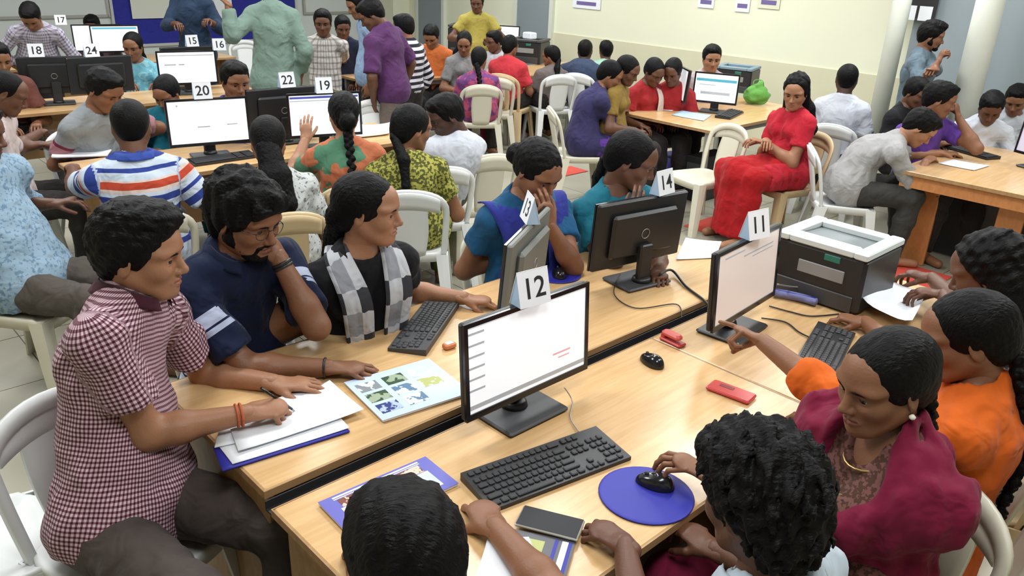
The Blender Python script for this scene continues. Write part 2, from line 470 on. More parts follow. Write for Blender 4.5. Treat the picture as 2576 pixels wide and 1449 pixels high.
def hair_field(style, h, seed=0):
    f = Field((-0.20, -0.15, -0.30), (0.17, 0.15, 0.22), h)
    def cap(t, up=0.0): f.ell((-0.016, 0, 0.036 + up), (0.098 + t, 0.077 + t, 0.083 + t), k=0.01)
    def facecut(t=0.030, nx=0.80, nz=-0.60): f.plane((t / nx, 0, 0), (nx, 0, nz), k=0.012)
    if style == 'short':
        cap(0.013, 0.004); f.ell((0.035, 0, 0.10), (0.06, 0.062, 0.032), k=0.02); f.ell((-0.055, 0, 0.0), (0.06, 0.07, 0.08), k=0.02)
        f.noise(0.0020, 0.035, seed); f.noise(0.0008, 0.011, seed + 4, n=8); facecut(0.030); f.plane((0, 0, -0.072), (0.25, 0, -1), k=0.02)
    elif style == 'quiff':
        cap(0.016, 0.006); f.ell((0.045, 0, 0.102), (0.062, 0.066, 0.040), k=0.02); f.ell((0.0, 0, 0.115), (0.075, 0.065, 0.034), k=0.02)
        f.ell((-0.060, 0, 0.005), (0.06, 0.072, 0.085), k=0.02)
        f.noise(0.0020, 0.035, seed); f.noise(0.0011, 0.011, seed + 4, n=8); facecut(0.031); f.plane((0, 0, -0.078), (0.25, 0, -1), k=0.02)
    elif style == 'mop':
        cap(0.026, 0.010); f.ell((0.050, 0, 0.085), (0.068, 0.078, 0.052), k=0.02); f.ell((0.085, -0.01, 0.065), (0.034, 0.055, 0.032), k=0.02)
        f.ell((-0.065, 0, -0.005), (0.06, 0.075, 0.09), k=0.02)
        f.noise(0.0055, 0.045, seed); f.noise(0.0016, 0.013, seed + 4, n=8); f.plane((0.050, 0, 0.0), (0.86, 0, -0.75), k=0.012); f.plane((0, 0, -0.082), (0.25, 0, -1), k=0.02)
    elif style == 'curly':
        cap(0.024, 0.010); f.ell((0.03, 0, 0.095), (0.080, 0.082, 0.050), k=0.02); f.ell((-0.065, 0, -0.01), (0.065, 0.08, 0.10), k=0.02)
        f.noise(0.0075, 0.030, seed, n=7); f.noise(0.0022, 0.013, seed + 3, n=6); facecut(0.034); f.plane((0, 0, -0.095), (0.2, 0, -1), k=0.02)
    elif style == 'buzz':
        cap(0.006); f.ell((-0.055, 0, 0.0), (0.055, 0.066, 0.075), k=0.02); facecut(0.024); f.plane((0, 0, -0.070), (0.2, 0, -1), k=0.01)
    elif style == 'tied':        # women: combed back, centre parting
        cap(0.012, 0.002); f.ell((-0.06, 0, -0.01), (0.065, 0.068, 0.075), k=0.02)
        f.cone((0.09, 0, 0.098), (0.0, 0, 0.138), 0.003, 0.003, k=0.008, op='s')
        f.noise(0.0007, 0.02, seed); facecut(0.051, 0.84, -0.54); f.plane((0, 0, -0.080), (0.3, 0, -1), k=0.02)
    elif style == 'bun':
        cap(0.014, 0.002); f.ell((-0.06, 0, -0.01), (0.065, 0.068, 0.075), k=0.02); facecut(0.051, 0.84, -0.54); f.plane((0, 0, -0.080), (0.3, 0, -1), k=0.02)
        f.ell((-0.135, 0, -0.02), (0.045, 0.05, 0.05), k=0.012); f.noise(0.002, 0.02, seed)
    elif style == 'loose':
        cap(0.018, 0.003); f.ell((-0.055, 0, -0.02), (0.075, 0.084, 0.095), k=0.02)
        f.noise(0.004, 0.04, seed); facecut(0.022, 0.86, -0.50)
        for sg in (-1, 1):
            f.cone((-0.045, sg * 0.055, -0.03), (-0.075, sg * 0.062, -0.24), 0.042, 0.045, k=0.03)
        f.cone((-0.07, 0, -0.03), (-0.11, 0, -0.25), 0.06, 0.058, k=0.03)
    return f
HAIRS = {}
def get_hair(style, h, seed=0):
    key = (style, h, seed % 3)
    if key not in HAIRS: HAIRS[key] = hair_field(style, h, 11 + seed % 3).mesh()
    return HAIRS[key]

HANDS = {}
def get_hand(pose, h):
    key = (pose, h)
    if key in HANDS: return HANDS[key]
    # bends per joint (deg) for index..little, thumb: (out, down, bend)
    P = {'flat': ([(12, 18, 10)] * 4, (38, 18, 12), 3.0),
         'relax': ([(22, 34, 22), (27, 38, 24), (32, 42, 26), (36, 44, 26)], (34, 30, 22), 2.0),
         'mouse': ([(14, 26, 14), (16, 28, 16), (24, 36, 20), (30, 40, 22)], (46, 26, 14), 4.0),
         'grip': ([(48, 62, 40), (58, 74, 46), (66, 80, 50), (70, 82, 50)], (22, 44, 30), 1.0),
         'write': ([(40, 44, 24), (48, 58, 36), (62, 72, 46), (68, 78, 46)], (14, 42, 26), 1.0),
         'point': ([(4, 6, 4), (60, 80, 52), (68, 84, 54), (70, 84, 54)], (18, 46, 34), 1.0)}[pose]
    f = Field((-0.075, -0.09, -0.13), (0.205, 0.10, 0.045), h)
    k = 0.0045
    f.cone((-0.018, 0, 0), (0.012, 0, 0), 0.0250, 0.0255, k=0.012, ax=(0, 0, 1), sq=1.2)
    f.cone((0.010, 0.002, 0), (0.072, 0.004, -0.002), 0.028, 0.0385, k=0.02, ax=(0, 0, 1), sq=2.5)
    f.ell((0.032, 0.024, -0.010), (0.030, 0.018, 0.016), k=0.012)
    ys = (0.029, 0.0095, -0.0105, -0.0295); xs = (0.086, 0.091, 0.087, 0.078); ls = ((0.042, 0.026, 0.020), (0.046, 0.029, 0.021), (0.042, 0.027, 0.020), (0.034, 0.021, 0.018))
    for i in range(4):
        p = vec((xs[i] - 0.012, ys[i], -0.001)); spread = math.radians((1.5 - i) * P[2]); a = 0.0
        r0 = (0.0090, 0.0092, 0.0088, 0.0078)[i]
        for j in range(3):
            a += math.radians(P[0][i][j]); L = ls[i][j] + (0.012 if j == 0 else 0)
            d = vec((math.cos(a) * math.cos(spread), math.cos(a) * math.sin(spread), -math.sin(a)))
            q = p + d * L
            f.cone(p, q, r0 - 0.0007 * j, r0 - 0.0007 * (j + 1), k=k if j == 0 else 0.003); p = q
    o, dn, bd = P[1]
    p = vec((0.020, 0.024, -0.006)); a = math.radians(o); e = math.radians(dn)
    for j, L in enumerate((0.040, 0.034, 0.026)):
        d = vec((math.cos(a) * math.cos(e), math.sin(a) * math.cos(e), -math.sin(e))); q = p + d * L
        f.cone(p, q, 0.0125 - 0.0014 * j, 0.0112 - 0.0014 * j, k=0.008 if j == 0 else 0.003); p = q
        a -= math.radians(bd); e += math.radians(4)
    HANDS[key] = f.mesh()
    return HANDS[key]

# ------------------------------------------------------------------ people
SKINS = {'dark': (0.115, 0.047, 0.025), 'mid': (0.205, 0.088, 0.044), 'light': (0.315, 0.148, 0.080), 'deep': (0.060, 0.027, 0.018)}
LOD = {0: (0.0030, 0.0045, 0.0090, 0.0030), 1: (0.0046, 0.0075, 0.0125, 0.0046), 2: (0.0075, 0.0110, 0.0170, 0.0065)}
EYE_MESH = {}
def eye_mesh():
    if 'e' in EYE_MESH: return EYE_MESH['e']
    mb = MB(); n, m = 14, 10
    vs = []; fs = []; mi = []
    for j in range(m + 1):
        a = math.pi * j / m
        for i in range(n):
            b = 2 * math.pi * i / n
            vs.append((math.cos(a) * 0.0122, math.sin(a) * math.cos(b) * 0.0122, math.sin(a) * math.sin(b) * 0.0122))
    for j in range(m):
        for i in range(n):
            k = (i + 1) % n; fs.append((j * n + i, (j + 1) * n + i, (j + 1) * n + k, j * n + k)); mi.append(1 if j < 3 else 0)
    for f, q in zip(fs, mi): mb.f.append(f); mb.m.append(q); mb.sm.append(True)
    mb.v = vs
    EYE_MESH['e'] = mb.mesh('eye', [mat('eye_white', (0.42, 0.38, 0.35), 0.3), mat('iris', (0.012, 0.007, 0.005), 0.15)])
    return EYE_MESH['e']
def brow_mesh(sg):
    if sg in EYE_MESH: return EYE_MESH[sg]
    mb = MB()
    mb.tube([(0.0975, sg * 0.013, 0.0185), (0.0975, sg * 0.026, 0.0235), (0.0915, sg * 0.040, 0.0235), (0.081, sg * 0.052, 0.0165)], [0.0030, 0.0042, 0.0038, 0.0014], n=6)
    EYE_MESH[sg] = mb.mesh('eyebrow', [hair_mat()])
    return EYE_MESH[sg]

def ik(S, Wr, L1, L2, pole):
    d = Wr - S; D = np.linalg.norm(d)
    if D > (L1 + L2) * 0.985:
        sc = D / ((L1 + L2) * 0.985); L1 *= sc; L2 *= sc
        if sc > 1.12: print('REACH', round(sc, 2))
    if D < abs(L1 - L2) * 1.1 + 0.01: D = abs(L1 - L2) * 1.1 + 0.01
    x = d / np.linalg.norm(d); a = (L1 * L1 - L2 * L2 + D * D) / (2 * D); h = math.sqrt(max(L1 * L1 - a * a, 0))
    p = pole - x * (pole @ x); p = unit(p)
    return S + x * a + p * h

def person(label, hd, pel, yaw, hyaw=None, hpitch=12, hroll=0, sex='m', k=1.0, skin='mid', top=None, bottom=None, legs='sit',
           lh=None, rh=None, hair='short', hs=0, tail=None, lod=1, face=True, syaw=None, hunch=0.03, shells=(), collar=None,
           strips=(), beard=False, lpole=None, rpole=None, knee=None, hairmat=None, wide=None, extra=None, neck=0.072):
    hd, pel = vec(hd), vec(pel)
    hyaw = yaw if hyaw is None else hyaw
    syaw = yaw if syaw is None else syaw
    hh, hrh, hb, hha = LOD[lod]
    R = math.radians
    wide = wide or (1.0 if sex == 'f' else 0.94)
    root = thing('person', label, 'person', (pel[0], pel[1], 0))
    O = vec((pel[0], pel[1], 0))
    sk = skin_mat('skin_' + skin, SKINS[skin]); c0 = SKINS[skin]
    lipm = mat('lips_' + skin, (c0[0] * 0.85, c0[1] * 0.62, c0[2] * 0.72), 0.4)
    hm = hairmat or hair_mat()
    # head frame
    cp, sp = math.cos(R(hpitch)), math.sin(R(hpitch))
    hf = vec((math.cos(R(hyaw)) * cp, math.sin(R(hyaw)) * cp, -sp)); hl0 = vec((-math.sin(R(hyaw)), math.cos(R(hyaw)), 0)); hu0 = np.cross(hf, hl0)
    cr, sr = math.cos(R(hroll)), math.sin(R(hroll)); hl = hl0 * cr + hu0 * sr; hu = np.cross(hf, hl)
    M = np.stack([hf, hl, hu], 1) * k
    NT = hd + M @ vec((-0.024, 0, -0.085))
    nd = unit(0.65 * unit(NT - pel) + 0.35 * hu); NB = NT - nd * neck * k
    fwd = vec((math.cos(R(yaw)), math.sin(R(yaw)), 0)); latp = vec((-math.sin(R(yaw)), math.cos(R(yaw)), 0))
    lat = vec((-math.sin(R(syaw)), math.cos(R(syaw)), 0)); sf = vec((math.cos(R(syaw)), math.sin(R(syaw)), 0))
    T = NB - pel
    Wp = pel + 0.34 * T - fwd * hunch * 0.6; Cp = pel + 0.70 * T - sf * hunch
    cu = unit(NB - Wp); fw = unit(np.cross(lat, cu)); lat = unit(np.cross(cu, fw))
    tl = np.linalg.norm(T)
    fem = sex == 'f'; sw = (0.158 if fem else 0.182) * k * wide
    S = {s: NB - cu * 0.072 * k + lat * s * sw + fw * 0.01 for s in (1, -1)}
    # arms
    L1, L2 = 0.285 * k, 0.25 * k
    arms = {}
    for s, hspec, pole in ((1, lh, lpole), (-1, rh, rpole)):
        if hspec is None:
            if legs == 'stand': pos = S[s] + lat * s * 0.06 - cu * 0.53 * k + fw * 0.10; hspec = (pos, 'relax', vec((0.1 * fw[0], 0.1 * fw[1], -1)), -lat * s)
            else: pos = pel + fwd * 0.30 * k + latp * s * 0.10 + vec((0, 0, 0.115)); hspec = (pos, 'relax', None, None)
        pos = vec(hspec[0]); pose = hspec[1] if len(hspec) > 1 else 'relax'
        hdir = hspec[2] if len(hspec) > 2 and hspec[2] is not None else None
        pn = hspec[3] if len(hspec) > 3 and hspec[3] is not None else vec((0, 0, -1))
        if hdir is None:
            e = pos - S[s] - lat * s * 0.05; e[2] *= 0.15; hdir = e
        hdir = unit(hdir); Wr = pos - hdir * 0.055 * k
        pv = vec(pole) if pole is not None else vec((0, 0, -0.8)) + lat * s * 0.55 - fw * 0.35
        E = ik(S[s], Wr, L1, L2, pv)
        hdir = unit(hdir + 0.55 * unit(Wr - E)); Wr = pos - hdir * 0.055 * k; E = ik(S[s], Wr, L1, L2, pv)
        up = -unit(pn); z = unit(up - hdir * (up @ hdir)); y = np.cross(z, hdir)
        arms[s] = (E, Wr, hdir, y, z, pose)
    # legs
    leg = {}
    for s in (1, -1):
        hip = pel + latp * s * 0.088 * k - vec((0, 0, 0.02))
        if legs == 'sit':
            a = R(yaw + (9 * s)); kn = hip + vec((math.cos(a), math.sin(a), 0)) * 0.42 * k; kn[2] = 0.50 * k + 0.01
            if knee is not None: kn = kn + vec(knee)
            an = kn + fwd * (0.0 + 0.05 * s); an[2] = 0.085; toe = an + fwd * 0.17; toe[2] = 0.035
        else:
            an = vec((hip[0], hip[1], 0.085)) + fwd * 0.04 * s; kn = (hip + an) / 2 + fwd * 0.03; toe = an + fwd * 0.17; toe[2] = 0.035
        leg[s] = (hip, kn, an, toe)
    def torso(f, off, belly=0.0, kk=0.05, low=True):
        wr = (0.112 if fem else 0.124) * k * wide + belly; cr_ = (0.138 if fem else 0.150) * k * wide; pr = (0.150 if fem else 0.145) * k * wide
        f.cone(pel - latp * 0.05 * k, pel + latp * 0.05 * k, 0.108 * k + off, 0.108 * k + off, k=kk)
        f.cone(pel, Wp, pr + off, wr + off, k=kk, ax=fwd, sq=1.38)
        f.cone(Wp, Cp, wr + off, cr_ + off, k=kk, ax=fw, sq=1.38)
        f.cone(Cp, NB - cu * 0.07 * k, cr_ + off, 0.105 * k + off, k=kk, ax=fw, sq=1.42)
        if fem:
            for s in (1, -1): f.ell(Cp + fw * 0.078 * k + lat * s * 0.068 * k, np.array((0.062, 0.062, 0.062)) * k + off * 0.8, k=0.04)
        for s in (1, -1):
            f.cone(NB - cu * 0.045 * k, S[s], 0.056 * k + off, 0.047 * k + off, k=0.04)
            f.cone(NB + cu * 0.012 * k - fw * 0.015, S[s] + cu * 0.005, 0.042 * k + off, 0.040 * k + off, k=0.04)
    def arm(f, s, off, frac=2.0, kk=0.03, cut=False, flare=0.0):
        E, Wr = arms[s][0], arms[s][1]
        if frac < 1.0:
            q = S[s] + (E - S[s]) * frac; f.cone(S[s], q, 0.046 * k + off, (0.048 - 0.008 * frac) * k + off + flare, k=kk, cut=True)
        else:
            f.cone(S[s], E, 0.048 * k + off, 0.040 * k + off, k=kk)
            g = frac - 1.0
            q = E + (Wr - E) * g; m1 = E + (Wr - E) * min(0.3, g)
            f.cone(E, m1, 0.041 * k + off, 0.0405 * k + off, k=kk)
            f.cone(m1, q, 0.0405 * k + off, (0.0405 - 0.0145 * max(0, (g - 0.3) / 0.7)) * k + off + flare, k=kk, cut=(g < 1.0 or cut))
    def legp(f, s, off, frac=2.0, cut=False):
        hip, kn, an, toe = leg[s]
        f.cone(hip, kn, 0.088 * k + off, 0.060 * k + off, k=0.04)
        m1 = kn + (an - kn) * 0.35
        f.cone(kn, m1, 0.058 * k + off, 0.056 * k + off, k=0.03); f.cone(m1, an, 0.056 * k + off, 0.040 * k + off, k=0.03, cut=cut)
    pts = [hd, NB, pel] + [p for s in (1, -1) for p in (S[s], arms[s][0], arms[s][1])]
    lp = [p for s in (1, -1) for p in leg[s]] if legs else []
    lo = np.min(pts, 0) - 0.20; hi = np.max(pts, 0) + 0.20
    blo = np.min(pts + lp, 0) - 0.14; bhi = np.max(pts + lp, 0) + 0.14
    # body (skin)
    f = Field(np.minimum(lo + 0.04, blo), np.maximum(hi - 0.06, bhi), hb)
    torso(f, 0.0)
    f.cone(NT + hu * 0.03 * k, NB, (0.047 if fem else 0.054) * k, (0.050 if fem else 0.058) * k, k=0.03)
    for s in (1, -1):
        arm(f, s, 0.0)
        if legs:
            legp(f, s, 0.0); hip, kn, an, toe = leg[s]
            f.cone(an - fwd * 0.03 * k - vec((0, 0, 0.04)), toe, 0.036 * k, 0.030 * k, k=0.03)
    V, Q = f.mesh(); VS = [V]; QS = [Q]; MI = [np.zeros(len(Q), int)]; n = len(V)
    hv, hq, hmi = get_head(sex, hh); VS.append(hv @ M.T + hd); QS.append(hq + n); MI.append(hmi); n += len(hv)
    for s in (1, -1):
        E, Wr, hx, hy, hz, pose = arms[s]
        gv, gq = get_hand(pose, hha)
        q = gq
        if s == 1: gv = gv * vec((1, -1, 1)); q = gq[:, ::-1]
        gs = k * (0.93 if fem else 1.0)
        VS.append((gv * gs) @ np.stack([hx, hy, hz], 0) + Wr); QS.append(q + n); MI.append(np.zeros(len(gq), int)); n += len(gv)
    me = np_mesh('body', np.concatenate(VS) - O, np.concatenate(QS), [sk, lipm], np.concatenate(MI))
    link(bpy.data.objects.new('body', me), root)
    # garments
    def attr(V):
        best = None; out = np.zeros((len(V), 3))
        segs = [(pel, NB, fw, lat, 0.16 * k, 0.17, 0.0)]
        for s in (1, -1):
            E, Wr = arms[s][0], arms[s][1]
            for a, b, r, vo in ((S[s], E, 0.05 * k, 1.0), (E, Wr, 0.04 * k, 1.0 + L1)):
                d = unit(b - a); x = unit(np.cross(d, vec((0.3, 0.2, 1)))); segs.append((a, b, x, np.cross(d, x), r, r, vo))
        bd = np.full(len(V), 9.0)
        for a, b, x, y, R_, r, vo in segs:
            v = b - a; L = np.linalg.norm(v); d = v / L; p = V - a; t = p @ d; tc = np.clip(t, 0, L)
            dist = np.linalg.norm(p - tc[:, None] * d, axis=1) - r
            m = dist < bd; bd[m] = dist[m]
            ang = np.arctan2(p @ y, p @ x)
            out[m] = np.stack([ang[m] * R_, t[m] + vo, 0 * t[m]], 1)
        return out
    def finish(f, name, m, seed, wr=0.0034):
        wr = wr * (0.65 if lod == 2 else 1.0); f.noise(wr, 0.11, seed, n=6); f.noise(wr * 0.8, 0.055, seed + 2, n=5, zs=0.3); V, Q = f.mesh()
        if len(V) == 0: return
        me = np_mesh(name, V - O, Q, [m], attr=attr(V)); return link(bpy.data.objects.new(name, me), root)
    if bottom is not None and legs:
        kind, bm = bottom
        f = Field(blo - 0.03, np.array((bhi[0], bhi[1], pel[2] + 0.14 * k)) + 0.03, hb * 1.1)
        f.cone(pel - latp * 0.05 * k, pel + latp * 0.05 * k, 0.118 * k, 0.118 * k, k=0.05)
        f.cone(pel, pel + 0.14 * T, 0.152 * k, 0.142 * k, k=0.05, ax=fwd, sq=1.35)
        for s in (1, -1):
            legp(f, s, (0.024 if fem else 0.016) if kind == 'trousers' else 0.028, cut=True)
        if kind == 'skirt':
            kn = (leg[1][1] + leg[-1][1]) / 2; an = (leg[1][2] + leg[-1][2]) / 2
            f.cone(pel, kn, 0.15 * k, 0.12 * k, k=0.06); f.cone(kn, an, 0.12 * k, 0.16 * k, k=0.05, cut=True)
        finish(f, 'skirt' if kind == 'skirt' else 'trousers', bm, 5 + hs)
    if top is not None:
        off = top.get('off', 0.013 if fem else 0.017); sl = top.get('sleeve', 0.55)
        f = Field(np.minimum(lo, blo), np.maximum(hi - 0.04, bhi), hb)
        torso(f, off, belly=top.get('belly', 0.018))
        for s in (1, -1):
            if sl: arm(f, s, off * 0.9, sl, cut=True, flare=top.get('flare', 0.012 if sl < 1 else 0.003))
        if legs and top.get('kurta'):
            f.cone(pel, pel + 0.2 * T, 0.172 * k + off, 0.155 * k + off, k=0.05, ax=fwd, sq=1.3)
            for s in (1, -1):
                hip, kn, an, toe = leg[s]; q = hip + (kn - hip) * top['kurta']
                f.cone(hip, q, 0.10 * k + off, 0.085 * k + off, k=0.07, cut=True)
            if legs == 'sit':
                mk = (leg[1][1] + leg[-1][1]) / 2; mq = pel + (mk - pel) * top['kurta']
                f.cone(pel + vec((0, 0, 0.02)), mq + vec((0, 0, 0.0)), 0.13 * k, 0.125 * k, k=0.05, ax=(0, 0, 1), sq=1.7, cut=True)
        ho = top.get('hem', -0.06)
        if not top.get('kurta') and ho < -0.08:
            f.cone(pel - latp * 0.05 * k, pel + latp * 0.05 * k, 0.132 * k + off, 0.132 * k + off, k=0.05); f.cone(pel, pel + 0.2 * T, 0.166 * k + off, 0.150 * k + off, k=0.05, ax=fwd, sq=1.3)
        if not top.get('kurta'): f.plane(pel + unit(T) * ho, -unit(T), k=0.01)
        nk = NB + cu * 0.03 * k + fw * 0.015
        f.ell(nk + cu * 0.03, np.array((0.064, 0.064, 0.075)) * k, k=0.006, op='s')
        if top.get('vneck'): f.cone(nk + fw * 0.05, Cp + fw * 0.20 + cu * 0.02, 0.045 * k, 0.012, k=0.006, op='s')
        finish(f, top.get('name', 'shirt'), top['mat'], hs + 1)
    for sh in shells:     # draped cloth over torso and arms, trimmed by planes given in the body's own axes
        f = Field(lo - 0.03, hi, hb)
        torso(f, sh.get('off', 0.028), belly=0.02)
        for s, fr in sh.get('arms', {}).items(): arm(f, s, sh.get('off', 0.028), fr, cut=True)
        base = {'N': NB, 'C': Cp, 'W': Wp, 'P': pel}
        for (an_, o_, n_) in sh.get('planes', ()):
            f.plane(base[an_] + fw * o_[0] + lat * o_[1] + cu * o_[2], fw * n_[0] + lat * n_[1] + cu * n_[2], k=0.01)
        f.ell(NB + cu * 0.06 * k + fw * 0.02, np.array((0.072, 0.072, 0.085)) * k, k=0.006, op='s')
        for (an_, o_, r_) in sh.get('holes', ()):
            f.ell(base[an_] + fw * o_[0] + lat * o_[1] + cu * o_[2], (r_, r_, r_), k=0.01, op='s')
        finish(f, sh.get('name', 'scarf'), sh['mat'], hs + 9, 0.007)
    base = {'N': NB, 'C': Cp, 'W': Wp, 'P': pel, 'H': hd, 'SL': S[1], 'SR': S[-1], 'KL': leg[1][1], 'KR': leg[-1][1]}
    def anch(q): return base[q[0]] + fw * q[1] * k + lat * q[2] * k + cu * q[3] * k
    for st in strips:     # ribbons of cloth: rows of (left anchor, right anchor)
        rows = [(anch(a), anch(b)) for a, b in st['rows']]
        nv, nu = 5 * (len(rows) - 1) + 1, 7
        VV = []
        for j in range(nv):
            t = j / (nv - 1) * (len(rows) - 1); i = min(int(t), len(rows) - 2); w = t - i
            p0, p1, p2, p3 = (rows[max(i - 1, 0)], rows[i], rows[i + 1], rows[min(i + 2, len(rows) - 1)])
            def cr_(a, b, c, d): return 0.5 * (2 * b + (c - a) * w + (2 * a - 5 * b + 4 * c - d) * w * w + (3 * b - a - 3 * c + d) * w ** 3)
            A, B = cr_(p0[0], p1[0], p2[0], p3[0]), cr_(p0[1], p1[1], p2[1], p3[1])
            for q in range(nu):
                z = q / (nu - 1); VV.append(A * (1 - z) + B * z + fw * 0.006 * math.sin(z * 15 + t * 1.3) * st.get('fold', 1.0))
        VV = np.array(VV).reshape(nv, nu, 3)
        gu = np.gradient(VV, axis=1); gv = np.gradient(VV, axis=0); nr = np.cross(gu, gv); nr /= np.linalg.norm(nr, axis=2, keepdims=True) + 1e-9
        th = 0.004; V = np.concatenate([(VV + nr * th).reshape(-1, 3), (VV - nr * th).reshape(-1, 3)]); N = nv * nu
        ii = np.arange(N).reshape(nv, nu); q = np.stack([ii[:-1, :-1], ii[:-1, 1:], ii[1:, 1:], ii[1:, :-1]], 2).reshape(-1, 4)
        edge = list(ii[0]) + list(ii[1:, -1]) + list(ii[-1, -2::-1]) + list(ii[-2:0:-1, 0]); ed = np.array(edge); e2 = np.roll(ed, -1)
        Qs = np.concatenate([q, q[:, ::-1] + N, np.stack([ed, ed + N, e2 + N, e2], 1)])
        wu = np.tile(np.linspace(0, np.linalg.norm(VV[nv // 2, 0] - VV[nv // 2, -1]), nu), nv); wv = np.repeat(np.linspace(0, sum(np.linalg.norm(np.diff(VV[:, nu // 2], axis=0), axis=1)), nv), nu)
        at = np.stack([wu, wv, wu * 0], 1)
        link(bpy.data.objects.new(st['name'], np_mesh(st['name'], V - O, Qs, [st['mat']], attr=np.concatenate([at, at]))), root)
    if collar is not None:
        mb = MB(); c = NB + cu * 0.026 * k; rr = 0.054 * k + (top or {}).get('off', 0.017) + 0.006
        def cf(u, v):
            a = 0.42 + u * (2 * math.pi - 0.84); r = rr + 0.004 + 0.014 * (1 - v) ** 1.5 if v < 0.5 else rr + 0.004 + 0.010 * (v - 0.5)
            drop = 0.030 * max(0, math.cos(a)) ; zz = 0.040 * (min(v, 0.5) * 2) - 0.010 - drop
            if v > 0.5: zz -= (v - 0.5) * 0.075; r += (v - 0.5) * 0.034
            return tuple(c + fw * (math.cos(a) * r + 0.004) + lat * math.sin(a) * r + cu * zz - O)
        mb.grid(cf, 26, 9, thick=0.003); mb.build('collar', collar, root)
    # hair
    hs_m = fem_w(sex)
    if hair:
        V, Q = get_hair(hair, hrh, hs)
        me = np_mesh('hair', (V * vec((1, hs_m, 1))) @ M.T + hd - O, Q, [hm]); ho_ = link(bpy.data.objects.new('hair', me), root)
    if tail:
        back = -fw
        a0 = hd + M @ vec((-0.105, 0, -0.045)); a1 = NB + back * 0.105 * k + cu * 0.02; a2 = Cp + back * 0.132 * k; a3 = Wp + back * 0.135 * k; a4 = pel + back * 0.17 * k
        if tail.startswith('side'): a1 = NB + back * 0.06 * k + lat * 0.07; a2 = Cp + fw * 0.13 * k + lat * 0.09; a3 = Wp + fw * 0.14 * k + lat * 0.09; a4 = a3
        P_ = [a0, a1, a2, a3, a4]
        def at_(t):
            i = min(int(t), 3); w = t - i; return P_[i] * (1 - w) + P_[i + 1] * w
        f = Field(np.min(P_, 0) - 0.09, np.max(P_, 0) + 0.09, hrh)
        if 'braid' in tail:
            nseg = 24
            for i in range(nseg):
                p = at_(i / nseg * 3.6); sg = 1 if i % 2 else -1
                f.ell(p + lat * sg * 0.008, (0.024 - 0.008 * i / nseg,) * 3, k=0.004)
        elif tail == 'pony':
            f.cone(a0, a1 + back * 0.015, 0.026, 0.034, k=0.02); f.cone(a1 + back * 0.015, a2 + back * 0.005, 0.034, 0.022, k=0.02); f.cone(a2, (a2 + a3) / 2, 0.022, 0.006, k=0.02)
        elif tail == 'long':
            f.cone(a0 + hu * 0.02 + hf * 0.02, a1, 0.062, 0.070, k=0.03, ax=fw, sq=1.2)
            for s in (1, -1, 0): f.cone(a1 + lat * s * 0.035, a2 + lat * s * 0.05, 0.050, 0.034, k=0.03); f.cone(a2 + lat * s * 0.05, (a2 + a3) / 2 + lat * s * 0.04, 0.034, 0.012, k=0.03)
        f.noise(0.0025, 0.018, hs)
        V, Q = f.mesh(); link(bpy.data.objects.new('hair_' + ('braid' if 'braid' in tail else 'length'), np_mesh('hair_length', V - O, Q, [hm])), root)
    if face:
        Mm = Matrix([[M[i][j] for j in range(3)] for i in range(3)]).to_4x4(); Mm.translation = Vector(hd - O)
        for s in (1, -1):
            o = bpy.data.objects.new('eye', eye_mesh()); link(o, root); o.matrix_local = Mm @ Matrix.Translation((0.0775, s * 0.031, 0.003))
            o = bpy.data.objects.new('eyebrow', brow_mesh(s)); link(o, root); o.matrix_local = Mm
    if beard:
        f = Field((-0.03, -0.09, -0.13), (0.13, 0.09, 0.03), 0.004); o_ = 0.004
        for s in (-1, 1):
            f.cone((0.012, s * 0.060, 0.0), (0.006, s * 0.056, -0.045), 0.007, 0.017 + o_, k=0.02)
            f.cone((0.0, s * 0.052, -0.045), (0.058, s * 0.026, -0.088), 0.020 + o_, 0.019 + o_, k=0.02)
            f.cone((0.0965, s * 0.003, -0.047), (0.086, s * 0.027, -0.056), 0.0065, 0.005, k=0.006)
            f.cone((0.086, s * 0.027, -0.056), (0.070, s * 0.028, -0.085), 0.006, 0.012, k=0.01)
        f.ell((0.074, 0, -0.094), (0.0245, 0.0255, 0.0225), k=0.02)
        f.noise(0.001, 0.01, 3)
        V, Q = f.mesh(); link(bpy.data.objects.new('beard', np_mesh('beard', V @ M.T + hd - O, Q, [hm])), root)
    fr = dict(root=root, O=O, M=M, hd=hd, NB=NB, C=Cp, W=Wp, S=S, fw=fw, lat=lat, cu=cu, arms=arms, pel=pel, leg=leg)
    if extra: extra(fr)
    return fr

# ------------------------------------------------------------------ furniture and equipment
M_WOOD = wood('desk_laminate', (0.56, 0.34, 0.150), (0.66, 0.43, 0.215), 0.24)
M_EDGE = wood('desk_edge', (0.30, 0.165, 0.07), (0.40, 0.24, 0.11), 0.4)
M_ORANGE = wood('orange_laminate', (0.50, 0.19, 0.06), (0.60, 0.25, 0.085), 0.4)
M_DARKGAP = mat('dark_trim', (0.020, 0.019, 0.020), 0.45)
M_BLACK = mat('black_plastic', (0.016, 0.016, 0.018), 0.38, noise=0.15)
M_BLACKG = mat('black_gloss', (0.010, 0.010, 0.012), 0.16)
M_CHAR = mat('charcoal_plastic', (0.045, 0.045, 0.048), 0.5, noise=0.1, bump=0.05, bscale=300)
M_KEY = mat('key_plastic', (0.030, 0.030, 0.033), 0.55)
M_STEEL = mat('grey_steel', (0.42, 0.42, 0.40), 0.35, metal=0.6)
M_PAPER = mat('paper_white', (0.80, 0.82, 0.86), 0.8, noise=0.03)
M_PAPER_B = mat('paper_blue_tint', (0.42, 0.58, 0.78), 0.8)
M_INK = mat('print_black', (0.012, 0.012, 0.014), 0.7)
M_INKG = mat('print_grey', (0.30, 0.30, 0.31), 0.8)
M_BLUE = mat('royal_blue', (0.020, 0.022, 0.30), 0.55, noise=0.1)
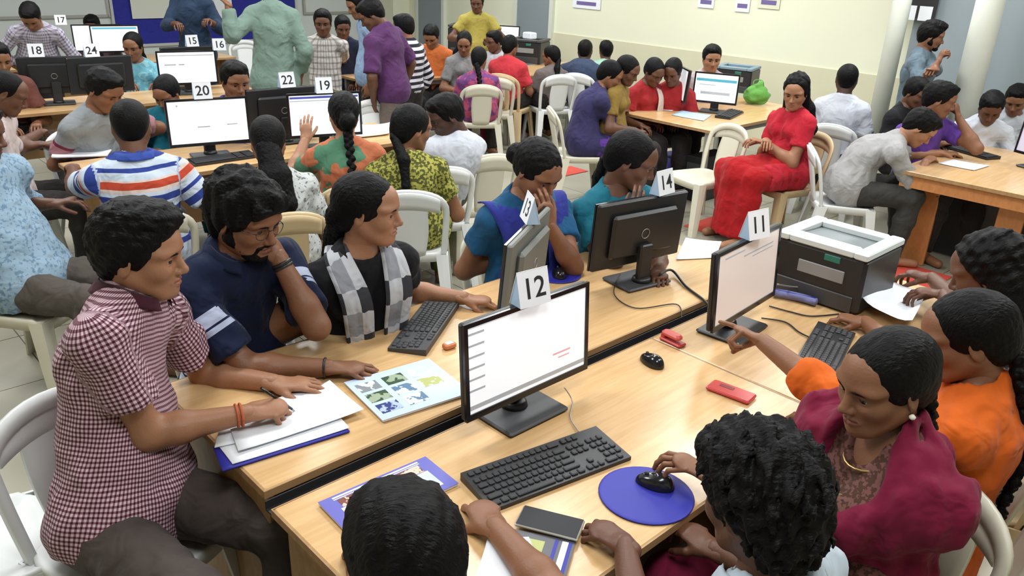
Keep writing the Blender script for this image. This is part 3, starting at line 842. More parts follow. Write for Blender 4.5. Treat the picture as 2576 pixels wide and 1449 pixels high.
M_RED = mat('red_plastic', (0.50, 0.045, 0.040), 0.35)
M_SCREEN = mat('screen_white', (0.78, 0.80, 0.84), 0.25, emit=0.55)
M_SCREEN_D = mat('screen_dim', (0.70, 0.62, 0.58), 0.25, emit=0.25)
M_SCREEN_L = mat('screen_lilac', (0.55, 0.52, 0.66), 0.25, emit=0.25)
M_SBLUE = mat('screen_print_blue', (0.06, 0.08, 0.42), 0.3, emit=0.3)
M_SGREY = mat('screen_print_grey', (0.42, 0.44, 0.47), 0.3, emit=0.2)
M_SPINK = mat('screen_print_pink', (0.75, 0.38, 0.42), 0.3, emit=0.3)
M_STEAL = mat('screen_print_teal', (0.08, 0.36, 0.48), 0.3, emit=0.3)
CH = {'cream': mat('chair_cream', (0.60, 0.57, 0.46), 0.42, noise=0.04, nscale=6),
      'white': mat('chair_white', (0.66, 0.67, 0.66), 0.40, noise=0.04, nscale=6),
      'tan': mat('chair_tan', (0.56, 0.42, 0.24), 0.42, noise=0.04, nscale=6)}
CHAIR_MESH = {}
def chair_meshes(c):
    if c in CHAIR_MESH: return CHAIR_MESH[c]
    m = CH[c]
    # seat: dished, rounded, with a turned-down rim
    sb = MB()
    def sq(a, r, p=5.0): c_, s_ = math.cos(a), math.sin(a); return (abs(c_) ** (2 / p) * (1 if c_ >= 0 else -1) * r, abs(s_) ** (2 / p) * (1 if s_ >= 0 else -1) * r)
    prof = [(0.02, 0.418), (0.5, 0.421), (0.85, 0.432), (0.97, 0.440), (1.0, 0.436), (1.005, 0.425), (1.0, 0.385), (0.975, 0.385), (0.97, 0.415), (0.5, 0.405), (0.02, 0.402)]
    n = 40; vs = []; fs = []
    for t, z in prof:
        for k in range(n):
            x, y = sq(2 * math.pi * k / n, 1.0); vs.append((x * 0.215 * t + 0.01, y * (0.225 - 0.012 * (1 - x)) * t, z - (0.012 if x > 0.8 and t > 0.8 else 0)))
    for i in range(len(prof) - 1):
        for k in range(n):
            l = (k + 1) % n; fs.append((i * n + k, i * n + l, i * n + n + l, i * n + n + k))
    fs.append(tuple(range(n - 1, -1, -1)) ); fs.append(tuple((len(prof) - 1) * n + k for k in range(n)))
    sb.add(vs, fs, 0, True)
    # back: arched frame, centre panel, two long slots
    bb = MB()
    def bend(x, z): return (-0.195 - 0.20 * (z - 0.42) - 0.10 * max(0, z - 0.42) ** 2 + 0.55 * x * x, x, z)
    def outer(t):
        if t < 0.3: return (-0.205 - 0.02 * math.sin(t / 0.3 * 1.57), 0.40 + (t / 0.3) * 0.30)
        if t > 0.7: return (0.205 + 0.02 * math.sin((1 - t) / 0.3 * 1.57), 0.40 + ((1 - t) / 0.3) * 0.30)
        a = math.pi * (1 - (t - 0.3) / 0.4); return (0.225 * math.cos(a), 0.70 + 0.145 * math.sin(a) ** 0.8)
    def frame(u, v):
        x, z = outer(u); w = 0.034; ix = x * (1 - w / 0.22); iz = z - (0.050 if 0.3 <= u <= 0.7 else 0.0) * math.sin(math.pi * max(0, min(1, (u - 0.3) / 0.4))) ** 0.6
        return bend(x + (ix - x) * v, z + (iz - z) * v)
    bb.grid(frame, 41, 3, thick=0.016)
    def splat(u, v):
        z = 0.42 + v * 0.405; w = 0.082 + 0.022 * math.sin(v * 3.0); return bend((u - 0.5) * 2 * w, z - abs(u - 0.5) ** 2 * 0.05 * v)
    bb.grid(splat, 9, 9, thick=0.012)
    def topb(u, v):
        x = (u - 0.5) * 2 * 0.17; return bend(x, 0.70 + v * 0.135 * math.sqrt(max(0.0, 1 - (x / 0.225) ** 2)) + (0.03 - 0.9 * x * x) * (1 - v))
    bb.grid(topb, 15, 4, thick=0.013)
    # legs
    lm = {}
    for sx in (1, -1):
        for sy in (1, -1):
            mb = MB(); tx, ty = 0.01 + sx * 0.185, sy * 0.195; fx, fy = 0.01 + sx * (0.235 if sx > 0 else 0.265), sy * 0.232
            def L(u, v, tx=tx, ty=ty, fx=fx, fy=fy, sx=sx, sy=sy):
                w = 0.062 * (1 - v) + 0.040 * v; cx, cy = tx + (fx - tx) * v, ty + (fy - ty) * v; z = 0.425 * (1 - v)
                if u < 0.5: return (cx + sx * 0.012, cy - sy * w * (1 - 2 * u) * 1.0 + sy * 0.012, z)
                return (cx + sx * 0.012 - sx * w * (2 * u - 1), cy + sy * 0.012, z)
            mb.grid(L, 5, 4, thick=0.010 * (1 if sx * sy > 0 else -1), smooth=False); lm[(sx, sy)] = mb.mesh('leg', m)
    CHAIR_MESH[c] = (sb.mesh('seat', m), bb.mesh('backrest', m), lm)
    return CHAIR_MESH[c]
def chair(label, x, y, yaw, c='cream', group=None):
    s, b, lm = chair_meshes(c)
    r = thing('plastic_chair', label, 'chair', (x, y, 0), math.radians(yaw), group)
    link(bpy.data.objects.new('seat', s), r); link(bpy.data.objects.new('backrest', b), r)
    for q in lm.values(): link(bpy.data.objects.new('leg', q), r)
    return r

def desk(label, x, y, ang, w, d, side='panel', h=0.75, name='desk', modesty=True, pm=None, group=None):
    """top w x d, corner-origin at its centre, ang in degrees"""
    r = thing(name, label, 'desk', (x, y, 0), math.radians(ang), group)
    MB().box((0, 0, h - 0.0125), (w, d, 0.022), ch=0.004).build('desktop', M_WOOD, r)
    e = MB(); t = 0.004
    for sx in (1, -1): e.box((sx * (w / 2 + t / 2), 0, h - 0.015), (t, d + 2 * t, 0.024))
    for sy in (1, -1): e.box((0, sy * (d / 2 + t / 2), h - 0.015), (w, t, 0.024))
    e.build('edge_band', M_EDGE, r)
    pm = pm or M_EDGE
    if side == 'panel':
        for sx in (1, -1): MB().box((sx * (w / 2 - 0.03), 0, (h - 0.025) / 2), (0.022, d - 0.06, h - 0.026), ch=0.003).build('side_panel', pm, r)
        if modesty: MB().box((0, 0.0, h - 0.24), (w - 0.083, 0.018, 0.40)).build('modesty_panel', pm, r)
    elif side == 'slab':
        for yy in (d / 2 - 0.16, 0.0, -d / 2 + 0.16): MB().box((-w / 2 + 0.30, yy, (h - 0.025) / 2), (0.03, 0.17, h - 0.026), ch=0.003).build('leg', pm, r)
        MB().box((-w / 2 + 0.05, 0, h - 0.075), (0.02, d - 0.06, 0.10)).build('apron', pm, r)
        MB().box((w / 2 - 0.05, 0, h / 2 - 0.02), (0.02, d - 0.06, h - 0.06)).build('back_panel', M_DARKGAP, r)
    else:
        for sx in (1, -1):
            for sy in (1, -1): MB().box((sx * (w / 2 - 0.06), sy * (d / 2 - 0.06), (h - 0.025) / 2), (0.04, 0.04, h - 0.026)).build('leg', M_STEEL, r)
        for sy in (1, -1): MB().box((0, sy * (d / 2 - 0.06), h - 0.055), (w - 0.16, 0.025, 0.05)).build('rail', M_STEEL, r)
    return r

def monitor(label, x, y, ang, z=0.75, w=0.455, ht=0.285, tilt=4, screen='white', lines=(), num=None, numlabel=None, lift=0.085, card_side=0.0, card_yaw=0.0, logo=True, card_h=0.105, card_off=0.0, back=M_BLACK):
    """screen faces the local +x axis"""
    r = thing('monitor', label, 'monitor', (x, y, z), math.radians(ang))
    MB().box((-0.02, 0, 0.008), (0.185, 0.255, 0.014), ch=0.005).build('stand_base', M_CHAR if screen != 'dim' else M_BLACK, r)
    nk = MB(); nk.box((-0.055, 0, 0.10), (0.03, 0.075, 0.18), ch=0.006); nk.lathe([(0.045, 0.012), (0.04, 0.03), (0.03, 0.034)], 20, (-0.05, 0, 0.002)); nk.build('stand_neck', M_BLACK, r)
    tl = math.radians(tilt); cz = lift + ht / 2
    head = bpy.data.objects.new('housing', None)
    mb = MB(); mb.box((-0.006, 0, 0), (0.024, w, ht), ch=0.006)
    mb.box((-0.030, 0, 0.0), (0.030, w * 0.72, ht * 0.66), ch=0.012)
    hs = mb.build('housing', back, r, (0, 0, cz)); hs.rotation_euler = (0, -tl, 0)
    b = 0.014
    bz = MB()
    bz.box((0.009, 0, ht / 2 - b / 2), (0.010, w, b)); bz.box((0.009, 0, -ht / 2 + b * 0.7), (0.010, w, b * 1.4))
    for s in (1, -1): bz.box((0.009, s * (w / 2 - b / 2), 0.003), (0.010, b, ht - b * 2.4))
    bz.build('bezel', M_BLACKG, hs)
    sm = {'white': M_SCREEN, 'dim': M_SCREEN_D, 'lilac': M_SCREEN_L}[screen]
    MB().box((0.0085, 0, 0.003), (0.003, w - 2 * b, ht - b * 2.4)).build('screen', sm, hs)
    if lines:
        pm = [M_SGREY, M_SBLUE, M_SPINK, M_STEAL]
        for (cy, cz_, lw, lh, mi) in lines: MB().box((0.0108, cy * (w - 2 * b), cz_ * (ht - 2.4 * b) + 0.003), (0.001, lw * (w - 2 * b), lh * (ht - 2.4 * b))).build('screen_print', pm[mi], hs)
    if logo:
        lg = MB()
        pts = [(-0.0462, 0.022 * math.cos(a), 0.022 * math.sin(a)) for a in [i * math.pi / 10 for i in range(21)]]
        lg.tube(pts, 0.0018, 5, cap=False); lg.build('maker_emblem', M_STEEL, hs)
    if num:
        num_card(num, numlabel, x, y, z + lift + ht, ang, card_side, card_yaw, card_h, card_off)
    return r
def num_card(num, label, x, y, z, ang, side=0.0, yaw=0.0, h=0.105, off=0.0):
    a = math.radians(ang); px, py = x - math.sin(a) * side + math.cos(a) * off, y + math.cos(a) * side + math.sin(a) * off
    c = thing('number_card', label, 'number card', (px, py, z), math.radians(ang + yaw))
    w = 0.115; ln = 0.028
    fr = MB(); fr.add([(ln, -w / 2, 0), (ln, w / 2, 0), (0.0, w / 2, h), (0.0, -w / 2, h), (ln - 0.0012, -w / 2, 0), (ln - 0.0012, w / 2, 0), (-0.0012, w / 2, h), (-0.0012, -w / 2, h)],
                      [(0, 1, 2, 3), (7, 6, 5, 4), (0, 4, 5, 1), (1, 5, 6, 2), (3, 2, 6, 7), (0, 3, 7, 4)]); fr.build('front_leaf', M_PAPER, c)
    bk = MB(); bk.add([(-ln, -w / 2, 0), (-ln, w / 2, 0), (0.0, w / 2, h), (0.0, -w / 2, h), (-ln + 0.0012, -w / 2, 0), (-ln + 0.0012, w / 2, 0), (0.0012, w / 2, h), (0.0012, -w / 2, h)],
                      [(3, 2, 1, 0), (4, 5, 6, 7), (1, 5, 4, 0), (2, 6, 5, 1), (7, 6, 2, 3), (4, 7, 3, 0)]); bk.build('back_leaf', M_PAPER, c)
    # side gusset of tinted paper
    for s in (1, -1):
        gs = MB(); gs.add([(ln * 0.95, s * (w / 2 - 0.002), 0), (-ln * 0.95, s * (w / 2 - 0.002), 0), (0, s * (w / 2 - 0.002), h * 0.97)], [(0, 1, 2) if s < 0 else (2, 1, 0)])
        gs.build('side_fold', M_PAPER_B, c)
    tl = math.atan2(ln, h)
    for s in (1, -1):
        me = text_mesh(num, 0.088); me.materials.clear(); me.materials.append(M_INK)
        o = bpy.data.objects.new('printed_number', me); link(o, c)
        m = Matrix.Translation((s * (ln / 2 + 0.0012), 0, h * 0.47)) @ Matrix.Rotation(0 if s > 0 else math.pi, 4, 'Z') @ Matrix.Rotation(-tl, 4, 'Y') @ Matrix(((0, 0, 1, 0), (1, 0, 0, 0), (0, 1, 0, 0), (0, 0, 0, 1)))
        o.matrix_local = m
    return c

KEYM = {}
def keyboard(label, x, y, ang, z=0.75, keys=True, w=0.44, d=0.145, m=None):
    """long side along local y, front edge towards local -x ... keys on top"""
    r = thing('keyboard', label, 'keyboard', (x, y, z), math.radians(ang))
    mb = MB(); mb.add([(-d / 2, -w / 2, 0), (d / 2, -w / 2, 0), (d / 2, w / 2, 0), (-d / 2, w / 2, 0), (-d / 2, -w / 2, 0.012), (d / 2, -w / 2, 0.024), (d / 2, w / 2, 0.024), (-d / 2, w / 2, 0.012)],
                      [(3, 2, 1, 0), (4, 5, 6, 7), (0, 1, 5, 4), (1, 2, 6, 5), (2, 3, 7, 6), (3, 0, 4, 7)]); mb.build('base', m or M_BLACK, r)
    if not keys: 
        kb = MB()
        for i in range(5):
            for a, b in ((-0.47, 0.16), (0.19, 0.30), (0.33, 0.48)):
                px = -d / 2 + 0.02 + i * 0.0235; kb.box((px, -(a + b) / 2 * w, 0.0165 + 0.012 * (px + d / 2) / d), (0.018, (b - a) * w, 0.006))
        kb.build('key_field', M_KEY, r); return r
    def key(kw):
        if kw not in KEYM:
            k = MB(); k.box((0, 0, 0.003), (0.0165, kw * 0.0188 - 0.0025, 0.007), ch=0.0022); KEYM[kw] = k.mesh('key', M_KEY)
        return KEYM[kw]
    rows = [[1.25, 1.25, 1.25, 6.25, 1.25, 1.25, 1.25, 1.25], [2.25] + [1] * 10 + [2.75], [1.75] + [1] * 11 + [2.25], [1.5] + [1] * 12 + [1.5], [1] * 13 + [2], [1] * 13 + [2]]
    right = [[1, 1, 1, None, 2, 1], [None, 1, None, None, 1, 1, 1, 1], [None, None, None, None, 1, 1, 1], [1, 1, 1, None, 1, 1, 1, 1], [1, 1, 1, None, 1, 1, 1, 1], [1, 1, 1]]
    u = 0.0188; y0 = w / 2 - 0.012
    for ri, row in enumerate(rows):
        px = -d / 2 + 0.016 + ri * 0.0215 + (0.006 if ri == 5 else 0); pz = 0.012 + 0.012 * (px + d / 2) / d - 0.001
        yy = y0
        def put(kw, yy):
            o = bpy.data.objects.new('key', key(kw)); link(o, r); o.location = (px, yy - kw * u / 2, pz)
        for kw in row: put(kw, yy); yy -= kw * u
        yy = y0 - 15 * u - 0.008
        for kw in right[ri]:
            if kw is None: yy -= (u if right[ri].index(None) != 3 or yy > y0 - 17.5 * u - 0.008 else 0.008); continue
            if yy - kw * u < -w / 2 + 0.004: break
            put(kw, yy); yy -= kw * u
    return r
def mouse(label, x, y, ang, z=0.75, cord=None):
    r = thing('computer_mouse', label, 'mouse', (x, y, z), math.radians(ang))
    mb = MB()
    def fn(u, v):
        a = u * 2 * math.pi; t = v * math.pi / 2
        return (math.cos(a) * 0.055 * math.cos(t) ** 0.7, math.sin(a) * 0.031 * math.cos(t) ** 0.7 * (1 - 0.12 * math.cos(a)), 0.002 + math.sin(t) * 0.034 * (1 - 0.18 * math.cos(a)))
    mb.grid(fn, 28, 10, closed_u=True); mb.build('shell', M_BLACKG, r)
    MB().lathe([(0.006, -0.003), (0.007, 0), (0.006, 0.003)], 12).build('scroll_wheel', M_CHAR, r, (0.026, 0, 0.030)).rotation_euler = (math.pi / 2, 0, 0)
    if cord:
        c = MB(); c.tube([(0.05, 0, 0.01)] + [Vector(p) for p in cord], 0.0018, 6); c.build('cord', M_BLACK, r)
    return r
def curve_pts(P, n=8):
    P = [Vector(p) for p in P]; out = []
    for i in range(len(P) - 1):
        a, b, c, d = P[max(i - 1, 0)], P[i], P[i + 1], P[min(i + 2, len(P) - 1)]
        for j in range(n):
            w = j / n; out.append(0.5 * (2 * b + (c - a) * w + (2 * a - 5 * b + 4 * c - d) * w * w + (3 * b - a - 3 * c + d) * w ** 3))
    return out + [P[-1]]
def cable(label, P, r=0.003, m=None):
    mb = MB(); mb.tube(curve_pts(P), r, 6); return tag(mb.build('cable', m or M_BLACK), label, 'cable')
def sheet(label, pts, z, curl=0.0, m=None, name='paper_sheet', cat='paper', thick=0.0008, seed=0):
    """a sheet through four corners (world xy) lying at z, slightly curled"""
    P = [Vector((p[0], p[1], 0)) for p in pts]; c = sum(P, Vector()) / 4
    mb = MB()
    def fn(u, v):
        p = (P[0] * (1 - u) + P[1] * u) * (1 - v) + (P[3] * (1 - u) + P[2] * u) * v - c
        return (p.x, p.y, curl * (abs(u - 0.5) * 2) ** 3 + curl * 0.3 * math.sin(3 * u + 4 * v + seed) + abs(curl) * 0.4)
    mb.grid(fn, 9, 9, thick=thick if ((P[1] - P[0]).cross(P[3] - P[0])).z > 0 else -thick)
    o = mb.build(name, m or M_PAPER, None, (c.x, c.y, z + thick)); return tag(o, label, cat)
def quad_on(parent, name, m, cx, cy, w, h, z, rz=0.0, t=0.0006):
    mb = MB(); mb.box((cx, cy, z), (w, h, t), rz=rz); return mb.build(name, m, parent)
def printer(label, x, y, ang, z=0.75, w=0.40, d=0.38, h=0.27, topm=None, bodym=None):
    """front faces local +x"""
    r = thing('printer', label, 'printer', (x, y, z), math.radians(ang))
    bm = bodym or M_BLACK; tm = topm or mat('printer_top_grey', (0.62, 0.66, 0.66), 0.45)
    MB().box((0, 0, h * 0.46), (d, w, h * 0.88), ch=0.012).build('body', bm, r)
    tp = MB()
    tp.box((0, w / 2 - 0.03, h * 0.95), (d + 0.01, 0.06, 0.03), ch=0.005); tp.box((0, -w / 2 + 0.03, h * 0.95), (d + 0.01, 0.06, 0.03), ch=0.005)
    tp.box((d / 2 - 0.04, 0, h * 0.95), (0.085, w - 0.12, 0.03), ch=0.005); tp.box((-d / 2 + 0.03, 0, h * 0.95), (0.06, w - 0.12, 0.03), ch=0.005)
    tp.build('top_cover', tm, r)
    tr = MB()
    def fn(u, v): return (-d / 2 + 0.055 + u * (d - 0.13), (v - 0.5) * (w - 0.12), h * (0.905 + 0.05 * u))
    tr.grid(fn, 6, 3, thick=0.004); tr.build('output_tray', mat('printer_tray', (0.20, 0.22, 0.23), 0.5), r)
    MB().box((d / 2 + 0.002, 0.02, h * 0.55), (0.008, w * 0.5, h * 0.20), ch=0.002).build('paper_slot', mat('printer_slot', (0.25, 0.25, 0.25), 0.5), r)
    MB().box((d / 2 + 0.002, 0, h * 0.16), (0.012, w * 0.86, h * 0.26), ch=0.003).build('paper_drawer', M_CHAR, r)
    MB().box((d / 2 + 0.002, 0.06, h * 0.80), (0.006, 0.07, 0.028), ch=0.002).build('display', mat('printer_display', (0.03, 0.16, 0.12), 0.3), r)
    return r

# ------------------------------------------------------------------ worn and held small things
def wrist_band(fr, s, m, name='wrist_band', r=0.031, n=1, back=0.02, t=0.004):
    E, Wr, hx, hy, hz, pose = fr['arms'][s]
    d = unit(Wr - E)
    for i in range(n):
        c = Wr - d * (back + 0.012 * i) - fr['O']; pts = []
        x = unit(np.cross(d, vec((0, 0, 1)))); y = np.cross(d, x)
        for k in range(21):
            a = 2 * math.pi * k / 20; pts.append(c + x * math.cos(a) * r + y * math.sin(a) * r)
        MB().tube(pts, t, 6, cap=False).build(name, m, fr['root'])
def writer_extras(fr):
    wrist_band(fr, -1, mat('thread_red', (0.45, 0.09, 0.03), 0.8), 'thread_bracelet', 0.033, 2)
    E, Wr, hx, hy, hz, pose = fr['arms'][-1]
    tip = Wr + hx * 0.150 - hz * 0.052 + hy * 0.02; end = Wr + hx * 0.045 + hz * 0.055 + hy * 0.04
    o = thing('pen', 'dark pen in the writing hand of the checked-shirt man', 'pen', tuple(tip))
    MB().tube([tuple(0 * tip), tuple((end - tip) * 0.10)], [0.0012, 0.0042], 8).build('nib', M_STEEL, o)
    MB().tube([tuple((end - tip) * 0.10), tuple((end - tip))], 0.0042, 8).build('barrel', M_BLACKG, o)
def glasses_and_watch(fr):
    wrist_band(fr, 1, M_BLACK, 'watch_strap', 0.031, 2, 0.03, 0.006); wrist_band(fr, -1, M_BLACK, 'black_bracelet', 0.031, 1, 0.01, 0.004)
    M, hd, O = fr['M'], fr['hd'], fr['O']; mb = MB(); T = lambda p: tuple(M @ vec(p) + hd - O)
    for s in (1, -1):
        pts = [T((0.101 - 0.006 * (abs(math.cos(a)) if math.cos(a) * 1 > 0 else 0), s * (0.033 + 0.024 * math.cos(a)), 0.002 + 0.019 * math.sin(a))) for a in [i * math.pi / 10 for i in range(21)]]
        mb.tube(pts, 0.0012, 6, cap=False); mb.tube([T((0.094, s * 0.057, 0.006)), T((0.05, s * 0.078, 0.008)), T((-0.015, s * 0.082, 0.004))], 0.0014, 6)
    mb.tube([T((0.101, -0.009, 0.006)), T((0.104, 0, 0.009)), T((0.101, 0.009, 0.006))], 0.0013, 6)
    mb.build('spectacles', M_BLACKG, fr['root'])
def jewellery(fr):
    M, hd, O = fr['M'], fr['hd'], fr['O']; gold = mat('gold', (0.75, 0.52, 0.20), 0.25, metal=0.9); T = lambda p: tuple(M @ vec(p) + hd - O)
    for s in (1, -1):
        e = MB(); e.lathe([(0.001, -0.008), (0.007, -0.004), (0.008, 0.001), (0.003, 0.006)], 12); e.build('earring', mat('pearl', (0.8, 0.74, 0.62), 0.25), fr['root'], T((-0.004, s * 0.080, -0.042)))
    NB, fw, lat, cu = fr['NB'], fr['fw'], fr['lat'], fr['cu']
    pts = [tuple(NB + cu * (0.02 - 0.075 * (0.5 + 0.5 * math.cos(a))) + fw * (0.012 + 0.075 * math.cos(a) + 0.02 * max(0, math.cos(a))) + lat * 0.072 * math.sin(a) - O) for a in [i * math.pi / 14 for i in range(29)]]
    MB().tube(pts, 0.0028, 6, cap=False).build('necklace', gold, fr['root'])
    pts2 = [tuple(NB + cu * (0.01 - 0.13 * (0.5 + 0.5 * math.cos(a))) + fw * (0.012 + 0.085 * math.cos(a) + 0.05 * max(0, math.cos(a))) + lat * 0.078 * math.sin(a) - O) for a in [i * math.pi / 14 for i in range(29)]]
    MB().tube(pts2, 0.0020, 6, cap=False).build('necklace', gold, fr['root'])
def hair_clip(fr):
    M, hd, O = fr['M'], fr['hd'], fr['O']; T = lambda p: M @ vec(p) + hd - O
    m = mat('clip_silver', (0.55, 0.53, 0.56), 0.25, metal=0.7)
    for i in range(7):
        a = i * math.pi / 3.5; c = T((-0.112, 0.016 * math.cos(a), -0.005 + 0.016 * math.sin(a)))
        MB().lathe([(0.001, -0.005), (0.006, -0.002), (0.006, 0.002), (0.001, 0.005)], 8).build('clip_stone', m, fr['root'], tuple(c))

# ------------------------------------------------------------------ the room
WU, WV, UMIN, VMIN, CEIL = 9.2, 13.0, -2.2, -2.4, 3.3
M_FLOOR = None
def floor_mat():
    m, nt, b = nodes_of('floor_tile')
    tc = nt.nodes.new('ShaderNodeTexCoord')
    n = nt.nodes.new('ShaderNodeTexNoise'); n.inputs['Scale'].default_value = 3.0; n.inputs['Detail'].default_value = 6
    nt.links.new(tc.outputs['Object'], n.inputs['Vector'])
    r = nt.nodes.new('ShaderNodeValToRGB'); r.color_ramp.elements[0].color = (0.27, 0.25, 0.19, 1); r.color_ramp.elements[1].color = (0.40, 0.38, 0.30, 1)
    nt.links.new(n.outputs['Fac'], r.inputs[0]); nt.links.new(r.outputs[0], b.inputs['Base Color'])
    b.inputs['Roughness'].default_value = 0.42
    return m
M_TILE = floor_mat()
M_GROUT = mat('floor_grout', (0.17, 0.16, 0.13), 0.8)
M_WALL = mat('wall_cream', (0.77, 0.77, 0.60), 0.8, noise=0.02, nscale=2)
M_WALLG = mat('wall_pale_grey', (0.62, 0.66, 0.64), 0.8, noise=0.02, nscale=2)
M_DADO = mat('wall_dado', (0.64, 0.61, 0.44), 0.6, noise=0.05, nscale=3)
M_GREYP = mat('grey_panel', (0.24, 0.28, 0.30), 0.5, noise=0.04, nscale=3)
M_COLUMN = mat('column_paint', (0.66, 0.68, 0.60), 0.45, noise=0.03)
def room_slab(name, u0, u1, v0, v1, z0, z1, m):
    x, y = uv((u0 + u1) / 2, (v0 + v1) / 2)
    o = MB().box((0, 0, 0), (u1 - u0, v1 - v0, z1 - z0)).build(name, m, None, (x, y, (z0 + z1) / 2), AX)
    o['kind'] = 'structure'; return o
fl = room_slab('floor', UMIN, WU, VMIN, WV, -0.10, -0.006, M_GROUT)
def floor_tiles():
    ts = 0.6; mb = MB(); mb.box((0, 0, 0), (ts - 0.006, ts - 0.006, 0.006)); me = mb.mesh('tile', M_TILE)
    far = MB(); cu, cv = (UMIN + WU) / 2, (VMIN + WV) / 2
    u = UMIN + ts / 2
    while u < WU:
        v = VMIN + ts / 2
        while v < WV:
            x, y = uv(u, v)
            if y > 1.0 and abs(x) < 0.75 * y + 0.4 and y < 9.0 and v < 9:
                o = bpy.data.objects.new('tile', me); link(o, fl); o.location = (u - cu, v - cv, 0.050)
            else: far.box((u - cu, v - cv, 0.050), (ts - 0.006, ts - 0.006, 0.006))
            v += ts
        u += ts
    o = far.build('tile_field', M_TILE, fl); o['kind'] = 'stuff'
floor_tiles()
room_slab('ceiling', UMIN, WU, VMIN, WV, CEIL, CEIL + 0.1, mat('ceiling_white', (0.55, 0.56, 0.56), 0.9))
room_slab('wall_right', WU, WU + 0.15, VMIN, WV, 0, CEIL, M_WALL)
room_slab('wall_left', UMIN, WU, WV, WV + 0.15, 0, CEIL, M_WALLG)
room_slab('wall_front', UMIN - 0.15, UMIN, VMIN, WV, 0, CEIL, M_DADO)
room_slab('wall_back', UMIN, WU, VMIN - 0.15, VMIN, 0, CEIL, M_DADO)
def lamp_fixtures():
    hm = mat('lamp_housing', (0.8, 0.8, 0.8), 0.5); dm = mat('lamp_diffuser', (0.95, 0.98, 1.0), 0.5, emit=3.0)
    for i, (u, v) in enumerate(LAMP_SPOTS):
        x, y = uv(u, v)
        r = thing('ceiling_light', 'white ceiling lamp panel with frosted diffuser above the desks', 'lamp', (x, y, CEIL), AX, 'ceiling lamp panels')
        MB().box((0, 0, -0.02), (1.3, 0.6, 0.04)).build('housing', hm, r); MB().box((0, 0, -0.045), (1.22, 0.52, 0.01)).build('diffuser', dm, r)
lamp_fixtures()

room_slab('trim_1', WU - 0.02, WU, VMIN, WV - 2.0, 0, 0.98, M_DADO)
o = room_slab('door_1', WU - 0.05, WU, 11.510, 12.174, 0, 2.5, M_GREYP)
room_slab('trim_2', WU - 0.06, WU, 11.440, 11.510, 0, 2.6, M_COLUMN)
room_slab('trim_3', WU - 0.06, WU, 12.174, 12.244, 0, 2.6, M_COLUMN)
o = room_slab('door_2', WU - 0.05, WU, 8.907, 9.614, 0, 2.5, M_GREYP)
room_slab('trim_4', WU - 0.06, WU, 8.837, 8.907, 0, 2.6, M_COLUMN)
room_slab('trim_5', WU - 0.06, WU, 9.614, 9.684, 0, 2.6, M_COLUMN)
room_slab('wall_shutter', WU - 0.12, WU - 0.02, VMIN, 3.536, 0, CEIL, M_GREYP)
o = MB().lathe([(0.085, 0), (0.085, CEIL)], 28).build('column_1', M_COLUMN, None, (3.579, 8.098, 0)); o['kind'] = 'structure'
o = MB().lathe([(0.115, 0), (0.115, CEIL)], 28).build('column_2', M_COLUMN, None, (4.010, 7.364, 0)); o['kind'] = 'structure'
room_slab('trim_8', WU - 0.35, WU, 12.515, WV, 0, CEIL, M_WALL)

def wall_panel(name, label, cat, u0, u1, z0, z1, m, fm, prints=()):
    x, y = uv((u0 + u1) / 2, WV - 0.015)
    r = thing(name, label, cat, (x, y, z0), AX)
    MB().box((0, -0.004, (z1 - z0) / 2), (u1 - u0, 0.02, z1 - z0)).build('board', m, r)
    f = MB(); w, h = u1 - u0, z1 - z0
    for s in (1, -1): f.box((s * w / 2, -0.012, h / 2), (0.04, 0.035, h + 0.04))
    f.box((0, -0.012, 0), (w, 0.035, 0.04)); f.box((0, -0.012, h), (w, 0.035, 0.04)); f.build('frame', fm, r)
    return r

wall_panel('whiteboard', 'wide pale grey whiteboard on the far left wall', 'whiteboard', 2.489, 4.146, 1.009, 2.7, mat('board_pale', (0.60, 0.64, 0.63), 0.35), M_STEEL)
wall_panel('notice_board', 'royal blue cloth notice board behind the standing men', 'notice board', 4.196, 7.174, 0.576, 2.7, cloth('board_blue', (0.030, 0.034, 0.28)), mat('board_frame', (0.5, 0.5, 0.5), 0.4))
tag(MB().box((0, 0, 0), (0.587, 0.006, 1.389)).build('poster', M_PAPER if 0 else mat('poster_cream', (0.66, 0.68, 0.60), 0.7), None, (-5.567, 12.613, 1.656), AX), 'large cream poster sheet pinned on the blue notice board', 'poster')
tag(MB().box((0, 0, 0), (0.426, 0.006, 1.414)).build('poster', M_PAPER if 1 else mat('poster_cream', (0.66, 0.68, 0.60), 0.7), None, (-4.808, 13.346, 1.643), AX), 'smaller white sheet pinned on the blue notice board beside the dark shirted man', 'poster')
wall_panel('whiteboard', 'narrow pale whiteboard behind the seated man in white', 'whiteboard', 7.332, 8.407, 0.978, 2.7, mat('board_pale', (0.60, 0.64, 0.63), 0.35), M_STEEL)
o = thing('wall_notice', 'white notice with a purple block on the cream wall', 'notice', (0.909, 12.286, 1.366), AX); MB().box((0, 0, 0.16), (0.006, 0.538, 0.32)).build('sheet', M_PAPER, o); MB().box((-0.004, 0.0, 0.07), (0.002, 0.376, 0.05)).build('printed_block', mat('notice_print', (0.16, 0.12, 0.30), 0.8), o)
o = thing('wall_notice', 'small sheet with a dark band high on the cream wall', 'notice', (2.317, 10.827, 1.520), AX); MB().box((0, 0, 0.16), (0.006, 0.238, 0.32)).build('sheet', M_PAPER, o); MB().box((-0.004, 0.0, 0.07), (0.002, 0.166, 0.05)).build('printed_block', mat('notice_print', (0.16, 0.12, 0.30), 0.8), o)
